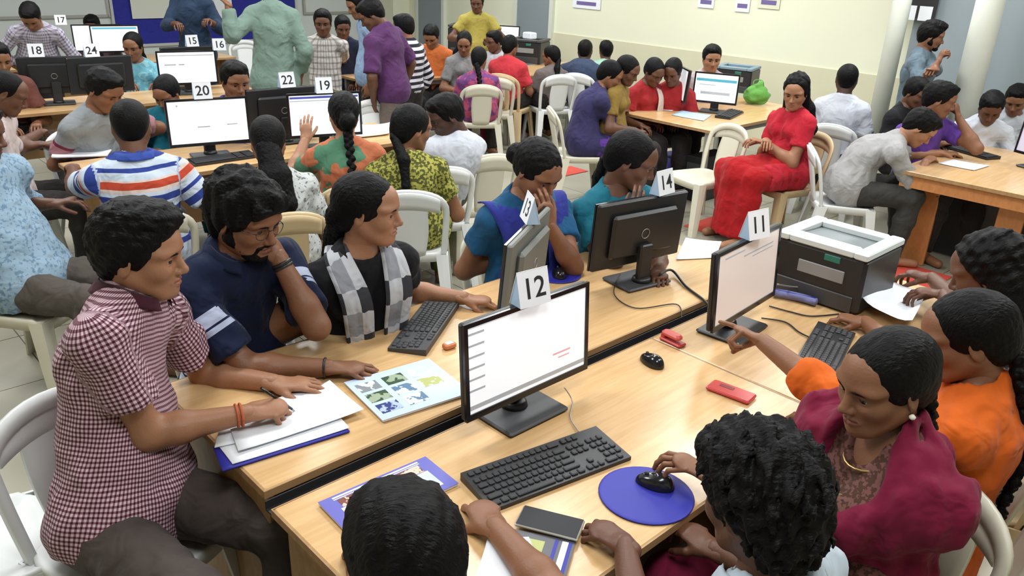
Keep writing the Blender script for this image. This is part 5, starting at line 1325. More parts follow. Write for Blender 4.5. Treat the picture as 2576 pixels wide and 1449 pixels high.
person('curly haired boy in a pale shirt seen from behind at the front desk', (0.48, 1.239, 1.165), (0.552, 1.169, 0.55), 136, hyaw=122, hpitch=14, k=1.03, skin='dark', lod=0, hair='curly', hs=0, face=False, top={'mat': MATS['cloth_pale_blue_cloth'], 'sleeve': 0.6}, bottom=('trousers', MATS['cloth_dark_trousers']), collar=MATS['cloth_pale_blue_cloth'], lh=((0.26, 1.582, 0.79), 'relax', (-0.8, 0.45, -0.1), None), rh=((0.511, 1.673, 0.72), 'relax', (-0.3, 0.8, 0.0), None), lpole=(-0.3, -0.5, -0.8))
cloth('cloth_maroon_dupatta', (0.1598, 0.0067, 0.0313), None)
cloth('cloth_brown_print', (0.1544, 0.0656, 0.0564), ('blotch', 70.0, (0.0656, 0.0292, 0.0186), 0.5))
person('woman in a maroon dupatta and earrings looking towards the screens', (0.892, 1.674, 1.19), (0.939, 1.691, 0.55), 200, hyaw=198, hpitch=12, hroll=0, k=1.06, sex='f', skin='mid', lod=0, hair='tied', hs=2, tail='braid', top={'mat': MATS['cloth_brown_print'], 'sleeve': 0.7, 'kurta': 0.7, 'name': 'kurta', 'vneck': True}, bottom=('trousers', MATS['cloth_maroon_dupatta']), lh=((0.502, 1.83, 0.83), 'relax', (-0.7, 0.3, 0.25), None), rh=((0.968, 2.148, 0.79), 'relax', (-0.8, 0.3, 0.0), None), shells=[{'name': 'dupatta', 'mat': MATS['cloth_maroon_dupatta'], 'off': 0.038, 'arms': {1: 0.95, -1: 0.5}, 'planes': [('C', (0, 0, -0.19), (0.35, 0.1, -1))], 'holes': [('N', (0.13, 0, -0.03), 0.105)]}], extra=jewellery)
cloth('cloth_orange_silk', (0.5628, 0.1024, 0.0086), None)
person('woman in orange with a long braid pointing at the screen marked 11', (1.236, 1.968, 1.18), (1.262, 1.953, 0.55), 150, hyaw=162, hpitch=18, k=1.04, sex='f', skin='mid', lod=0, hair='tied', hs=0, tail='braid', face=True, top={'mat': MATS['cloth_orange_silk'], 'sleeve': 1.45, 'kurta': 0.7, 'name': 'kurta', 'off': 0.018}, bottom=('trousers', MATS['cloth_orange_silk']), lh=((0.779, 2.386, 0.97), 'point', (-0.75, 0.45, 0.15), (-0.2, -0.3, -0.9)), rh=((1.371, 2.957, 0.785), 'relax', (-0.9, 0.2, 0.0), None), lpole=(-0.2, -0.6, -0.6), extra=hair_clip)
cloth('cloth_blue_grey_check', (0.139, 0.1707, 0.2257), ('check', 0.03, 0.03, (0.0334, 0.0453, 0.0792), (0.0096, 0.0118, 0.0219), 0.4))
cloth('cloth_pink_dupatta', (0.4274, 0.0096, 0.0756), None)
person('dark haired woman at the right edge lifting a white sheet', (1.548, 2.44, 1.19), (1.617, 2.4, 0.55), 150, hyaw=140, hpitch=22, k=1.06, sex='f', skin='dark', lod=0, hair='loose', hs=1, tail='long', face=True, top={'mat': MATS['cloth_blue_grey_check'], 'sleeve': 0.6, 'kurta': 0.7, 'name': 'kurta'}, bottom=('trousers', MATS['cloth_dark_trousers']), lh=((1.704, 3.047, 0.875), 'relax', (-0.9, 0.1, -0.1), None), rh=((1.79, 3.316, 0.85), 'relax', (-0.8, 0.3, 0.0), None), strips=[{'name': 'dupatta', 'mat': MATS['cloth_pink_dupatta'], 'rows': [(('N', -0.09, 0.1, 0.02), ('N', -0.09, -0.1, 0.02)), (('C', -0.18, 0.12, 0), ('C', -0.18, -0.12, 0)), (('W', -0.19, 0.12, 0), ('W', -0.19, -0.12, 0)), (('P', -0.2, 0.12, -0.1), ('P', -0.2, -0.12, -0.1))]}])
cloth('cloth_polo_stripes', (0.3377, 0.4085, 0.5856), ('stripes', 0.62, 0.06, [(0, (0.4976, 0.5628, 0.657)), (0.177, (0.0254, 0.0453, 0.2324)), (0.226, (0.4976, 0.5628, 0.657)), (0.323, (0.0254, 0.0453, 0.2324)), (0.379, (0.4976, 0.5628, 0.657)), (0.452, (0.0254, 0.0453, 0.2324)), (0.508, (0.4976, 0.5628, 0.657)), (0.581, (0.0254, 0.0453, 0.2324)), (0.637, (0.4976, 0.5628, 0.657)), (0.669, (0.6207, 0.4976, 0.4567)), (0.702, (0.4567, 0.0593, 0.0273)), (0.758, (0.6207, 0.4976, 0.4567)), (0.774, (0.4976, 0.5628, 0.657)), (0.831, (0.0254, 0.0453, 0.2324)), (0.863, (0.4976, 0.5628, 0.657)), (0.919, (0.0254, 0.0453, 0.2324)), (0.984, (0.4976, 0.5628, 0.657))]))
cloth('cloth_polo_blue', (0.0334, 0.0656, 0.2975), None)
person('man in a blue, white and red striped polo shirt seen from behind', (-1.98, 4.071, 1.2), (-1.96, 4.036, 0.55), 120, hyaw=112, hpitch=12, k=1.12, skin='dark', lod=1, hair='buzz', hs=0, face=False, wide=0.95, top={'mat': MATS['cloth_polo_stripes'], 'sleeve': 0.6, 'hem': -0.12, 'off': 0.02}, bottom=('trousers', MATS['cloth_dark_trousers']), collar=MATS['cloth_polo_blue'], lh=((-2.705, 4.736, 0.79), 'relax', None, None), rh=((-1.813, 4.422, 0.79), 'relax', None, None))
cloth('cloth_light_blue_print', (0.253, 0.3547, 0.4468), ('blotch', 60.0, (0.139, 0.2257, 0.3213), 0.56))
person('person in a pale blue printed shirt at the left edge, head out of frame', (-2.45, 3.577, 1.25), (-2.331, 3.56, 0.55), -8, hyaw=10, k=1.05, skin='dark', lod=1, hair='short', hs=0, top={'mat': MATS['cloth_light_blue_print'], 'sleeve': 1.5, 'off': 0.03, 'belly': 0.05, 'hem': -0.1}, bottom=('trousers', MATS['cloth_grey_trousers']), rh=((-2.405, 3.845, 0.6), 'relax', (0.9, 0.1, 0.0)), lh=((-2.258, 3.848, 0.86), 'relax', (0.8, 0.3, 0.3)))
cloth('cloth_pinkish_white', (0.5406, 0.4567, 0.4468), None)
person('man in a pinkish white shirt slumped at the left edge', (-3.077, 4.833, 1.2), (-3.171, 4.799, 0.55), 20, hyaw=30, hpitch=30, k=1.05, skin='dark', lod=1, hair='buzz', hs=0, top={'mat': MATS['cloth_pinkish_white'], 'sleeve': 0.8, 'hem': -0.1}, bottom=('trousers', MATS['cloth_dark_trousers']), rh=((-3.397, 5.653, 0.79), 'relax'), lh=((-3.189, 5.35, 0.78), 'relax'))
cloth('cloth_grey_shirt', (0.2257, 0.2461, 0.2601), ('stripes', 1.0, -1.0, [(0.0, (0.2257, 0.2461, 0.2601)), (0.11, (0.139, 0.0202, 0.038)), (0.135, (0.2975, 0.139, 0.1544)), (0.21, (0.2257, 0.2461, 0.2601))]))
person('boy in a grey shirt with maroon sleeve band leaning over papers', (-2.712, 5.283, 1.16), (-2.868, 5.373, 0.55), -30, hyaw=-20, hpitch=28, k=1.1, skin='mid', lod=1, hair='short', hs=1, top={'mat': MATS['cloth_grey_shirt'], 'sleeve': 0.7}, bottom=('trousers', MATS['cloth_dark_trousers']), rh=((-2.963, 5.492, 0.78), 'relax'), lh=((-2.823, 5.518, 0.78), 'relax'))
person('person in teal half hidden behind the monitor marked 20', (-2.567, 5.89, 1.05), (-2.617, 5.977, 0.55), -60, hyaw=-100, hpitch=30, k=1.0, sex='f', skin='mid', lod=2, hair='tied', hs=0, top={'mat': MATS['cloth_teal_silk'], 'sleeve': 0.6, 'kurta': 0.6, 'name': 'kurta'}, bottom=('trousers', MATS['cloth_teal_silk']))
cloth('cloth_violet_blue', (0.0357, 0.0313, 0.2257), None)
person('young person in violet blue behind the screens, face turned to the camera', (-2.004, 5.734, 1.18), (-2.031, 5.81, 0.55), -70, hyaw=-52, hpitch=12, k=1.08, skin='mid', lod=1, hair='short', hs=2, top={'mat': MATS['cloth_violet_blue'], 'sleeve': 0.6}, bottom=('trousers', MATS['cloth_dark_trousers']), lh=((-1.783, 5.918, 0.8), 'relax'), rh=((-2.084, 6.314, 0.8), 'relax'))
cloth('cloth_white_print', (0.4567, 0.4668, 0.4567), ('blotch', 50.0, (0.139, 0.1492, 0.1544), 0.6))
person('student with a dark ponytail and white collar seen from behind', (-1.312, 4.164, 1.12), (-1.284, 4.111, 0.55), 118, hyaw=105, hpitch=14, k=1.1, sex='f', skin='mid', lod=1, hair='tied', hs=1, tail='long', face=False, top={'mat': MATS['cloth_white_print'], 'sleeve': 0.6, 'kurta': 0.6, 'name': 'kurta'}, bottom=('trousers', MATS['cloth_dark_trousers']))
cloth('cloth_orange_teal', (0.4567, 0.139, 0.0656), ('blotch', 5.0, (0.0756, 0.1941, 0.1154), 0.52))
cloth('cloth_sea_green', (0.0453, 0.2257, 0.1652), None)
person('woman with a long braid in an orange and teal dress facing the screen 19', (-1.031, 4.734, 1.17), (-1.023, 4.715, 0.55), 112, hyaw=110, hpitch=6, k=1.06, sex='f', skin='light', lod=1, hair='bun', hs=0, tail='braid', face=False, top={'mat': MATS['cloth_orange_teal'], 'sleeve': 0.6, 'kurta': 0.7, 'name': 'kurta'}, bottom=('trousers', MATS['cloth_sea_green']), lh=((-1.346, 5.039, 1.0), 'flat', (-0.1, 0.2, 0.95), (-0.1, 0.95, 0.0)))
cloth('cloth_yellow_print', (0.3294, 0.3132, 0.0656), ('blotch', 55.0, (0.0656, 0.0689, 0.0157), 0.5))
cloth('cloth_yellow_dark', (0.0756, 0.0792, 0.0219), None)
person('woman in a yellow green printed dress seen from behind', (-0.623, 4.657, 1.12), (-0.621, 4.637, 0.55), 95, hyaw=45, hpitch=12, k=1.12, sex='f', skin='mid', lod=1, hair='tied', hs=2, tail='pony', face=False, top={'mat': MATS['cloth_yellow_print'], 'sleeve': 0.6, 'kurta': 0.8, 'name': 'kurta'}, bottom=('trousers', MATS['cloth_yellow_dark']))
cloth('cloth_white_shirt', (0.4976, 0.5188, 0.5741), None)
person('man in a plain white shirt bending forward with his back to the camera', (-0.471, 5.199, 1.1), (-0.517, 5.34, 0.55), 128, hyaw=205, hpitch=25, k=1.08, skin='deep', lod=1, hair='short', hs=0, hunch=0.08, top={'mat': MATS['cloth_white_shirt'], 'sleeve': 0.6}, bottom=('trousers', MATS['cloth_grey_trousers']))
cloth('cloth_white_check', (0.4567, 0.437, 0.4872), ('check', 0.03, 0.03, (0.2975, 0.2601, 0.3377), (0.139, 0.1154, 0.1652), 0.4))
person('man in a white checked shirt bending over the far left desk', (-4.659, 7.931, 1.355), (-4.799, 8.173, 0.9), -60, hyaw=-75, hpitch=45, k=1.0, skin='mid', lod=2, hair='short', hs=0, top={'mat': MATS['cloth_white_check'], 'sleeve': 1.5, 'hem': -0.12}, bottom=('trousers', MATS['cloth_dark_trousers']), rh=((-4.988, 8.192, 0.8), 'flat'), lh=((-4.579, 8.027, 0.8), 'flat'), legs='stand')
cloth('cloth_sky_blue', (0.139, 0.3633, 0.4468), ('blotch', 20.0, (0.2601, 0.4769, 0.5296), 0.55))
person('woman in a pale blue kurta facing the camera in the third row', (-3.858, 8.214, 1.08), (-3.878, 8.27, 0.55), -70, hyaw=-85, hpitch=14, k=1.08, sex='f', skin='mid', lod=2, hair='tied', hs=0, tail='long', top={'mat': MATS['cloth_sky_blue'], 'sleeve': 0.5, 'kurta': 0.5, 'name': 'kurta'}, bottom=('trousers', MATS['cloth_teal_silk']), lh=((-3.508, 7.811, 0.79), 'relax'), rh=((-3.713, 7.758, 0.79), 'relax'))
cloth('cloth_mint_shirt', (0.1598, 0.2324, 0.1941), None)
cloth('cloth_slate_trousers', (0.0254, 0.0357, 0.038), None)
person('man in a mint green shirt standing with one arm stretched out', (-2.227, 7.431, 1.714), (-2.222, 7.402, 0.93), 100, hyaw=120, k=1.03, skin='mid', lod=2, hair='short', hs=0, face=False, wide=0.86, top={'mat': MATS['cloth_mint_shirt'], 'sleeve': 1.85, 'hem': -0.16, 'off': 0.028, 'belly': 0.03}, bottom=('trousers', MATS['cloth_slate_trousers']), lh=((-2.551, 7.179, 1.63), 'flat', (-1.0, 0.1, 0.25), None), lpole=(0, -0.2, -1), legs='stand')
cloth('cloth_dark_teal_blue', (0.0157, 0.0313, 0.0625), None)
cloth('cloth_navy_trousers', (0.0219, 0.0292, 0.0756), None)
person('standing man in a dark teal blue shirt in front of the notice board', (-3.565, 9.145, 1.662), (-3.571, 9.115, 0.93), 80, hyaw=80, k=1.0, skin='dark', lod=2, hair='short', hs=0, face=False, top={'mat': MATS['cloth_dark_teal_blue'], 'sleeve': 1.6, 'hem': -0.1, 'off': 0.022}, bottom=('trousers', MATS['cloth_navy_trousers']), lh=((-3.598, 8.761, 1.265), 'relax', None, None), rh=((-3.309, 8.782, 1.314), 'relax', None, None), legs='stand')
cloth('cloth_purple_knit', (0.0722, 0.0236, 0.0866), None)
cloth('cloth_stone_trousers', (0.1341, 0.1066, 0.0904), None)
person('standing man in a purple sweater looking down', (-1.301, 7.251, 1.545), (-1.143, 7.279, 0.93), 190, hyaw=185, hpitch=35, k=1.02, skin='dark', lod=2, hair='short', hs=1, syaw=150, wide=0.82, top={'mat': MATS['cloth_purple_knit'], 'sleeve': 0.9, 'hem': -0.12, 'off': 0.026}, bottom=('trousers', MATS['cloth_stone_trousers']), legs='stand')
cloth('cloth_light_blue_shirt', (0.2257, 0.3213, 0.4668), None)
person('standing man in a light blue shirt behind the purple sweater', (-1.561, 8.023, 1.574), (-1.467, 8.057, 0.93), 200, hyaw=205, hpitch=25, k=1.02, skin='mid', lod=2, hair='short', hs=2, top={'mat': MATS['cloth_light_blue_shirt'], 'sleeve': 1.6, 'hem': -0.1}, bottom=('trousers', MATS['cloth_dark_trousers']), legs='stand')
cloth('cloth_white_pattern', (0.5082, 0.4872, 0.4567), ('check', 0.06, 0.06, (0.2975, 0.2747, 0.253), (0.1941, 0.1652, 0.1652), 0.3))
cloth('cloth_olive_trousers', (0.139, 0.1292, 0.0656), None)
person('seated man in a white patterned shirt near the far whiteboard', (-2.067, 8.683, 1.337), (-2.08, 8.731, 0.55), -75, hyaw=-80, hpitch=10, k=1.06, skin='dark', lod=2, hair='short', hs=0, top={'mat': MATS['cloth_white_pattern'], 'sleeve': 0.7}, bottom=('trousers', MATS['cloth_olive_trousers']), rh=((-2.445, 9.942, 0.85), 'relax', None, None), lh=((-2.187, 9.641, 0.85), 'relax', None, None))
cloth('cloth_dark_navy', (0.013, 0.0157, 0.0357), None)
person('seated person in dark navy beside the man in white patterned shirt', (-1.994, 9.294, 1.242), (-2.003, 9.343, 0.55), -80, hyaw=-70, hpitch=16, k=1.0, skin='dark', lod=2, hair='short', hs=1, top={'mat': MATS['cloth_dark_navy'], 'sleeve': 0.6}, bottom=('trousers', MATS['cloth_dark_trousers']))
cloth('cloth_yellow_shirt', (0.3721, 0.3052, 0.0656), None)
person('man in a yellow shirt standing with hands on hips by the cream wall', (-0.555, 10.164, 1.506), (-0.555, 10.164, 0.86), -80, hyaw=-95, k=0.93, skin='dark', lod=2, hair='short', hs=2, top={'mat': MATS['cloth_yellow_shirt'], 'sleeve': 0.6, 'hem': -0.1}, bottom=('trousers', MATS['cloth_dark_trousers']), lh=((-0.41, 9.896, 1.126), 'grip', None, None), rh=((-0.646, 9.892, 1.117), 'grip', None, None), lpole=(1, 0.3, -0.5), rpole=(-1, 0.3, -0.5), legs='stand')
cloth('cloth_bw_stripes', (0.5296, 0.5082, 0.5516), ('stripes', 0.06, 0, [(0, (0.5406, 0.5188, 0.5628)), (0.5, (0.0157, 0.0144, 0.0219))]))
person('person in a black and white striped top behind the purple sweater', (-1.171, 8.259, 1.36), (-1.128, 8.234, 0.8), 150, hyaw=150, k=1.0, skin='mid', lod=2, hair='short', hs=2, face=False, top={'mat': MATS['cloth_bw_stripes'], 'sleeve': 1.5}, bottom=('trousers', MATS['cloth_dark_trousers']), legs='stand')
cloth('cloth_orange_shirt', (0.4976, 0.1292, 0.0334), None)
person('person in an orange shirt seated in front of the far printer', (-1.018, 9.375, 1.178), (-1.027, 9.425, 0.55), -80, hyaw=-100, hpitch=30, k=1.0, skin='mid', lod=2, hair='short', hs=0, top={'mat': MATS['cloth_orange_shirt'], 'sleeve': 0.6}, bottom=('trousers', MATS['cloth_dark_trousers']), lh=((-0.936, 9.685, 0.78), 'relax', None, None), rh=((-1.162, 9.618, 0.78), 'relax', None, None))
cloth('cloth_mid_grey', (0.1941, 0.1881, 0.1881), None)
person('woman in grey seated near the yellow shirted man', (-0.624, 9.038, 1.151), (-0.649, 9.082, 0.55), -60, hyaw=-90, hpitch=20, k=1.0, sex='f', skin='mid', lod=2, hair='tied', hs=0, tail='long', top={'mat': MATS['cloth_mid_grey'], 'sleeve': 0.7}, bottom=('trousers', MATS['cloth_dark_trousers']))
cloth('cloth_floral', (0.139, 0.0453, 0.1652), ('blotch', 14.0, (0.3633, 0.0593, 0.1154), 0.5))
cloth('cloth_crimson', (0.2257, 0.0096, 0.0334), None)
person('woman in a purple and pink floral dress seen from behind', (-0.436, 8.562, 1.049), (-0.433, 8.542, 0.55), 100, hyaw=80, hpitch=10, k=1.0, sex='f', skin='mid', lod=2, hair='tied', hs=1, tail='braid', face=False, top={'mat': MATS['cloth_floral'], 'sleeve': 0.7, 'kurta': 0.8, 'name': 'kurta'}, bottom=('trousers', MATS['cloth_crimson']))
person('small dark haired person far behind, beside the yellow shirt', (-0.325, 9.78, 1.109), (-0.3, 9.823, 0.55), -120, hyaw=-140, k=0.95, skin='dark', lod=2, hair='short', hs=1, top={'mat': MATS['cloth_white_cloth'], 'sleeve': 0.6}, bottom=('trousers', MATS['cloth_dark_trousers']))
cloth('cloth_bright_red', (0.4976, 0.0357, 0.048), None)
person('person in a bright red top seen from behind in the far row', (-0.131, 9.344, 1.104), (-0.124, 9.363, 0.55), 70, hyaw=60, hpitch=12, k=1.0, sex='f', skin='mid', lod=2, hair='tied', hs=0, face=False, top={'mat': MATS['cloth_bright_red'], 'sleeve': 0.7, 'off': 0.02}, bottom=('trousers', MATS['cloth_dark_trousers']))
cloth('cloth_taupe', (0.139, 0.1154, 0.111), None)
person('person in a taupe top turned left in the far row', (0.34, 9.517, 0.999), (0.35, 9.489, 0.55), 110, hyaw=150, hpitch=10, k=0.95, sex='f', skin='mid', lod=2, hair='tied', hs=1, tail='pony', face=False, top={'mat': MATS['cloth_taupe'], 'sleeve': 0.6}, bottom=('trousers', MATS['cloth_dark_trousers']))
cloth('cloth_slate_navy', (0.038, 0.0535, 0.0983), None)
person('man in a navy shirt seen from behind by the cream wall', (0.737, 9.651, 1.061), (0.737, 9.651, 0.55), 70, hyaw=75, hpitch=8, k=1.04, skin='deep', lod=2, hair='buzz', hs=0, face=False, wide=1.15, top={'mat': MATS['cloth_slate_navy'], 'sleeve': 0.7, 'off': 0.022}, bottom=('trousers', MATS['cloth_dark_trousers']))
cloth('cloth_mint_pale', (0.2975, 0.4976, 0.381), None)
person('child in mint green seen from behind by the cream wall', (1.029, 10.174, 1.014), (1.029, 10.174, 0.55), 80, hyaw=100, hpitch=5, k=0.95, skin='dark', lod=2, hair='short', hs=0, face=False, top={'mat': MATS['cloth_mint_pale'], 'sleeve': 0.6}, bottom=('trousers', MATS['cloth_dark_trousers']))
cloth('cloth_dark_violet', (0.0313, 0.0273, 0.0866), None)
cloth('cloth_purple_trousers', (0.0866, 0.0313, 0.2257), None)
person('girl in dark top and purple trousers leaning over the steel legged desk', (0.788, 7.242, 1.12), (0.572, 7.204, 0.55), 10, hyaw=-5, hpitch=25, k=1.0, sex='f', skin='mid', lod=2, hair='tied', hs=0, hunch=0.06, top={'mat': MATS['cloth_dark_violet'], 'sleeve': 0.9, 'kurta': 0.5, 'name': 'kurta'}, bottom=('trousers', MATS['cloth_purple_trousers']), lh=((1.025, 7.646, 0.78), 'relax'), rh=((0.968, 7.47, 0.78), 'relax'))
cloth('cloth_mustard', (0.2257, 0.144, 0.0334), None)
person('girl in a mustard dress beside the girl in purple', (0.941, 7.293, 1.16), (0.847, 7.328, 0.55), -20, hyaw=-30, hpitch=25, k=1.0, sex='f', skin='dark', lod=2, hair='tied', hs=1, top={'mat': MATS['cloth_mustard'], 'sleeve': 0.6, 'kurta': 0.6, 'name': 'kurta'}, bottom=('trousers', MATS['cloth_dark_trousers']))
cloth('cloth_red_tunic', (0.2975, 0.0172, 0.0202), None)
cloth('cloth_cream_scarf', (0.5628, 0.4567, 0.4085), None)
person('girl in a red tunic with cream scarf reading at the desk', (1.247, 7.722, 1.1), (1.207, 7.792, 0.55), -60, hyaw=-60, hpitch=30, k=1.0, sex='f', skin='dark', lod=2, hair='tied', hs=2, top={'mat': MATS['cloth_red_tunic'], 'sleeve': 0.6, 'kurta': 0.5, 'name': 'kurta'}, bottom=('trousers', MATS['cloth_dark_trousers']), strips=[{'name': 'scarf', 'mat': MATS['cloth_cream_scarf'], 'rows': [(('N', 0.02, 0.12, 0.0), ('N', 0.02, 0.06, 0.03)), (('C', 0.15, 0.11, 0.03), ('C', 0.16, 0.05, 0.03)), (('W', 0.16, 0.1, 0), ('W', 0.16, 0.03, 0))]}])
person('girl in red leaning towards the girl with the cream scarf', (1.431, 7.775, 1.1), (1.444, 7.854, 0.55), -100, hyaw=-120, hpitch=25, k=1.0, sex='f', skin='dark', lod=2, hair='tied', hs=1, top={'mat': MATS['cloth_red_tunic'], 'sleeve': 0.6, 'kurta': 0.5, 'name': 'kurta'}, bottom=('trousers', MATS['cloth_dark_trousers']))
cloth('cloth_pink_grey', (0.4567, 0.3633, 0.381), None)
person('man in a pinkish shirt facing the camera behind the teal-header screen', (1.898, 8.291, 1.18), (1.898, 8.341, 0.55), -90, hyaw=-90, hpitch=10, k=1.05, skin='light', lod=2, hair='short', hs=0, top={'mat': MATS['cloth_pink_grey'], 'sleeve': 0.7}, bottom=('trousers', MATS['cloth_dark_trousers']))
cloth('cloth_red_kurta', (0.4085, 0.013, 0.0273), None)
cloth('cloth_red_trousers', (0.3294, 0.0067, 0.0096), None)
person('woman in red with long loose hair seated in a tan chair', (2.139, 6.357, 1.17), (2.157, 6.365, 0.55), 205, hyaw=240, hpitch=16, k=1.08, sex='f', skin='light', lod=1, hair='loose', hs=0, tail='long', top={'mat': MATS['cloth_red_kurta'], 'sleeve': 0.6, 'kurta': 0.8, 'name': 'kurta'}, bottom=('skirt', MATS['cloth_red_trousers']), rh=((1.93, 6.215, 0.81), 'relax', None, None), lh=((1.873, 6.288, 0.8), 'relax', None, None))
person('man in white with cropped hair seen from behind near the column', (2.823, 7.143, 1.18), (2.813, 7.125, 0.55), 60, hyaw=70, hpitch=5, k=1.08, skin='deep', lod=2, hair='buzz', hs=0, face=False, wide=0.85, top={'mat': MATS['cloth_white_shirt'], 'sleeve': 0.7}, bottom=('trousers', MATS['cloth_grey_trousers']))
cloth('cloth_slate_blue', (0.1024, 0.144, 0.1764), None)
cloth('cloth_dark_slate', (0.0202, 0.0186, 0.0219), None)
person('standing man in a slate blue shirt with folded arms by the column', (3.618, 7.465, 1.537), (3.603, 7.478, 0.84), -40, hyaw=-20, hpitch=10, k=0.97, skin='mid', lod=1, hair='quiff', hs=0, beard=True, top={'mat': MATS['cloth_slate_blue'], 'sleeve': 1.6, 'hem': -0.1}, bottom=('trousers', MATS['cloth_dark_slate']), rh=((3.585, 7.14, 1.41), 'grip', (0.1, 0.0, 1.0), None), lh=((3.486, 7.041, 1.303), 'grip', (-0.8, -0.2, 0.1), None), rpole=(-0.5, -0.2, -1), lpole=(0.6, -0.2, -0.8), legs='stand')
cloth('cloth_purple_shirt', (0.1024, 0.0403, 0.2601), None)
person('boy in a purple shirt resting his cheek on his fist', (3.197, 6.245, 1.17), (3.176, 6.301, 0.55), -70, hyaw=-20, hpitch=14, k=1.08, skin='mid', lod=1, hair='short', hs=1, top={'mat': MATS['cloth_purple_shirt'], 'sleeve': 0.55}, bottom=('trousers', MATS['cloth_dark_trousers']), lh=((3.348, 6.232, 1.1), 'grip', (-0.2, 0.0, 1.0), (-0.6, 0.6, 0.0)), lpole=(0.3, -0.1, -1), rh=((3.478, 6.518, 0.79), 'relax'))
person('person with dark hair half hidden behind the boy in purple', (3.332, 6.904, 1.12), (3.307, 6.947, 0.55), -60, hyaw=-60, hpitch=20, k=1.0, skin='dark', lod=2, hair='short', hs=2, top={'mat': MATS['cloth_black_cloth'], 'sleeve': 0.6}, bottom=('trousers', MATS['cloth_dark_trousers']))
cloth('cloth_grey_white_top', (0.3213, 0.3132, 0.3132), None)
cloth('cloth_dark_grey_trousers', (0.0403, 0.038, 0.0357), None)
person('person in a grey and white top bent low over the orange desk', (2.916, 5.881, 1.02), (2.502, 5.954, 0.55), -10, hyaw=-20, hpitch=40, k=1.06, sex='m', skin='light', lod=1, hair='short', hs=0, hunch=0.1, top={'mat': MATS['cloth_grey_white_top'], 'sleeve': 0.9, 'hem': -0.14}, bottom=('trousers', MATS['cloth_dark_grey_trousers']), lh=((3.353, 6.191, 0.78), 'relax'), rh=((3.088, 5.953, 0.78), 'relax'))
person('boy in white and dark vest bending over the orange desk', (3.848, 6.668, 1.06), (3.855, 6.747, 0.55), -95, hyaw=-110, hpitch=32, k=1.04, skin='dark', lod=1, hair='short', hs=1, top={'mat': MATS['cloth_white_shirt'], 'sleeve': 0.6}, bottom=('trousers', MATS['cloth_dark_trousers']), rh=((3.688, 6.368, 0.7), 'relax', None, None), lh=((3.968, 6.368, 0.7), 'relax', None, None))
person('boy at the right edge looking down behind the lilac screen', (4.334, 7.161, 1.06), (4.361, 7.236, 0.55), -110, hyaw=-125, hpitch=25, k=1.04, skin='mid', lod=1, hair='short', hs=2, top={'mat': MATS['cloth_white_cloth'], 'sleeve': 0.6}, bottom=('trousers', MATS['cloth_dark_trousers']))
cloth('cloth_red_brown', (0.139, 0.0507, 0.0403), None)
person('person in reddish brown at the far left edge', (-4.16, 6.523, 1.15), (-4.199, 6.555, 0.55), -40, hyaw=-40, hpitch=15, k=1.05, skin='mid', lod=2, hair='short', hs=1, top={'mat': MATS['cloth_red_brown'], 'sleeve': 0.6}, bottom=('trousers', MATS['cloth_dark_trousers']))
cloth('cloth_dull_maroon', (0.1024, 0.0535, 0.0593), None)
person('dim figure in dull maroon behind the bending man', (-5.148, 9.985, 1.081), (-5.165, 10.032, 0.55), -70, hyaw=-80, hpitch=20, k=1.0, skin='dark', lod=2, hair='short', hs=2, top={'mat': MATS['cloth_dull_maroon'], 'sleeve': 0.6}, bottom=('trousers', MATS['cloth_dark_trousers']))
chair('white plastic chair under the man in the checked shirt', -1.119, 1.905, -26, 'white')
chair('cream plastic chair under the bearded man in navy', -1.03, 2.627, -38, 'cream')
chair('white plastic chair curving behind the woman in black', -0.606, 2.867, -52, 'white')
chair('cream plastic chair under the woman with her hand at her mouth', 0.045, 3.586, -62, 'cream')
chair('white plastic chair under the woman in teal', 0.482, 3.861, -60, 'white')
chair('cream plastic chair under the boy at the bottom edge', -0.083, 0.953, 128, 'cream')
chair('cream plastic chair under the curly haired boy', 0.566, 1.155, 136, 'cream')
chair('cream plastic chair under the woman in maroon', 0.957, 1.697, 200, 'cream')
chair('cream plastic chair under the woman in orange', 1.279, 1.943, 150, 'cream')
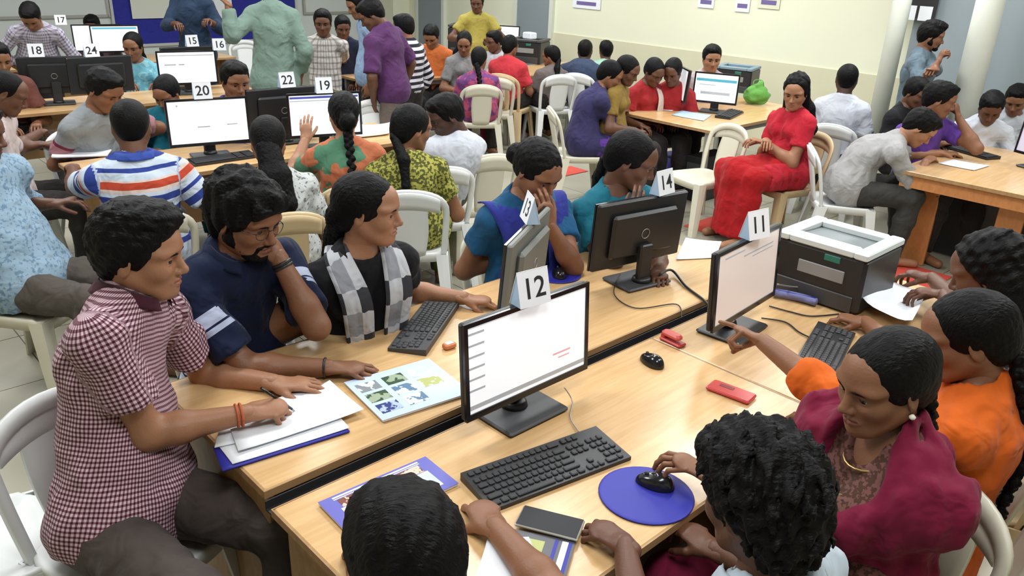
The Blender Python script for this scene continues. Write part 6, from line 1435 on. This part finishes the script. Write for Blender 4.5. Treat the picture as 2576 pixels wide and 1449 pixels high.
chair('tan plastic chair under the dark haired woman at the right', 1.634, 2.39, 150, 'tan')
chair('cream plastic chair under the man in the striped polo', -1.95, 4.019, 120, 'cream')
chair('cream plastic chair at the left edge under the pale blue shirt', -2.351, 3.563, -8, 'cream')
chair('white plastic chair under the man in the pinkish shirt', -3.189, 4.792, 20, 'white')
chair('white plastic chair under the boy in the grey shirt', -2.885, 5.383, -30, 'white')
chair('white plastic chair under the young person in violet blue', -2.038, 5.828, -70, 'white')
chair('tan plastic chair under the student with the ponytail', -1.274, 4.094, 118, 'tan')
chair('tan plastic chair under the woman with the long braid', -1.016, 4.697, 112, 'tan')
chair('pale slotted chair under the woman in yellow green print', -0.619, 4.617, 95, 'white')
chair('leftmost cream chair of the four in a row by the far desk', -0.429, 8.522, 100, 'cream')
chair('orange-tan chair under the person in bright red', -0.131, 9.344, 70, 'tan')
chair('third pale chair of the four in a row by the far desk', 0.357, 9.47, 110, 'white')
chair('pale chair under the man in navy by the cream wall', 0.73, 9.633, 70, 'white')
chair('cream chair under the girl in purple trousers', 0.552, 7.2, 10, 'cream')
chair('tan plastic chair under the woman in red', 2.176, 6.374, 205, 'tan')
chair('white chair under the man in white near the column', 2.803, 7.108, 60, 'white')
chair('white plastic chair under the person bent over the orange desk', 2.483, 5.958, -10, 'white')
chair('cream chair with its slotted back beside the yellow printed dress', -0.559, 5.153, 112, 'white')
chair('cream chair right of the slotted chair, behind the hand-at-mouth woman', -0.299, 5.528, 118, 'cream')
chair('tan chair with a tall arched back behind the woman in black', -1.127, 4.972, 120, 'tan')
chair('white chair facing the camera beside the screen marked 19', -1.135, 6.925, -50, 'white')
chair('empty cream chair turned away from the steel legged desk', 1.545, 6.537, -150, 'cream')
chair('cream chair back in the far row beside the floral dress', -0.309, 9.026, 100, 'cream')
chair('white chair far back beside the mint green shirt', -3.654, 11.088, -60, 'white')
chair('empty grey-white chair at the bottom left corner', -1.562, 1.831, 38, 'white')
chair('cream chair back at the bottom right corner', 1.357, 1.688, 150, 'cream')
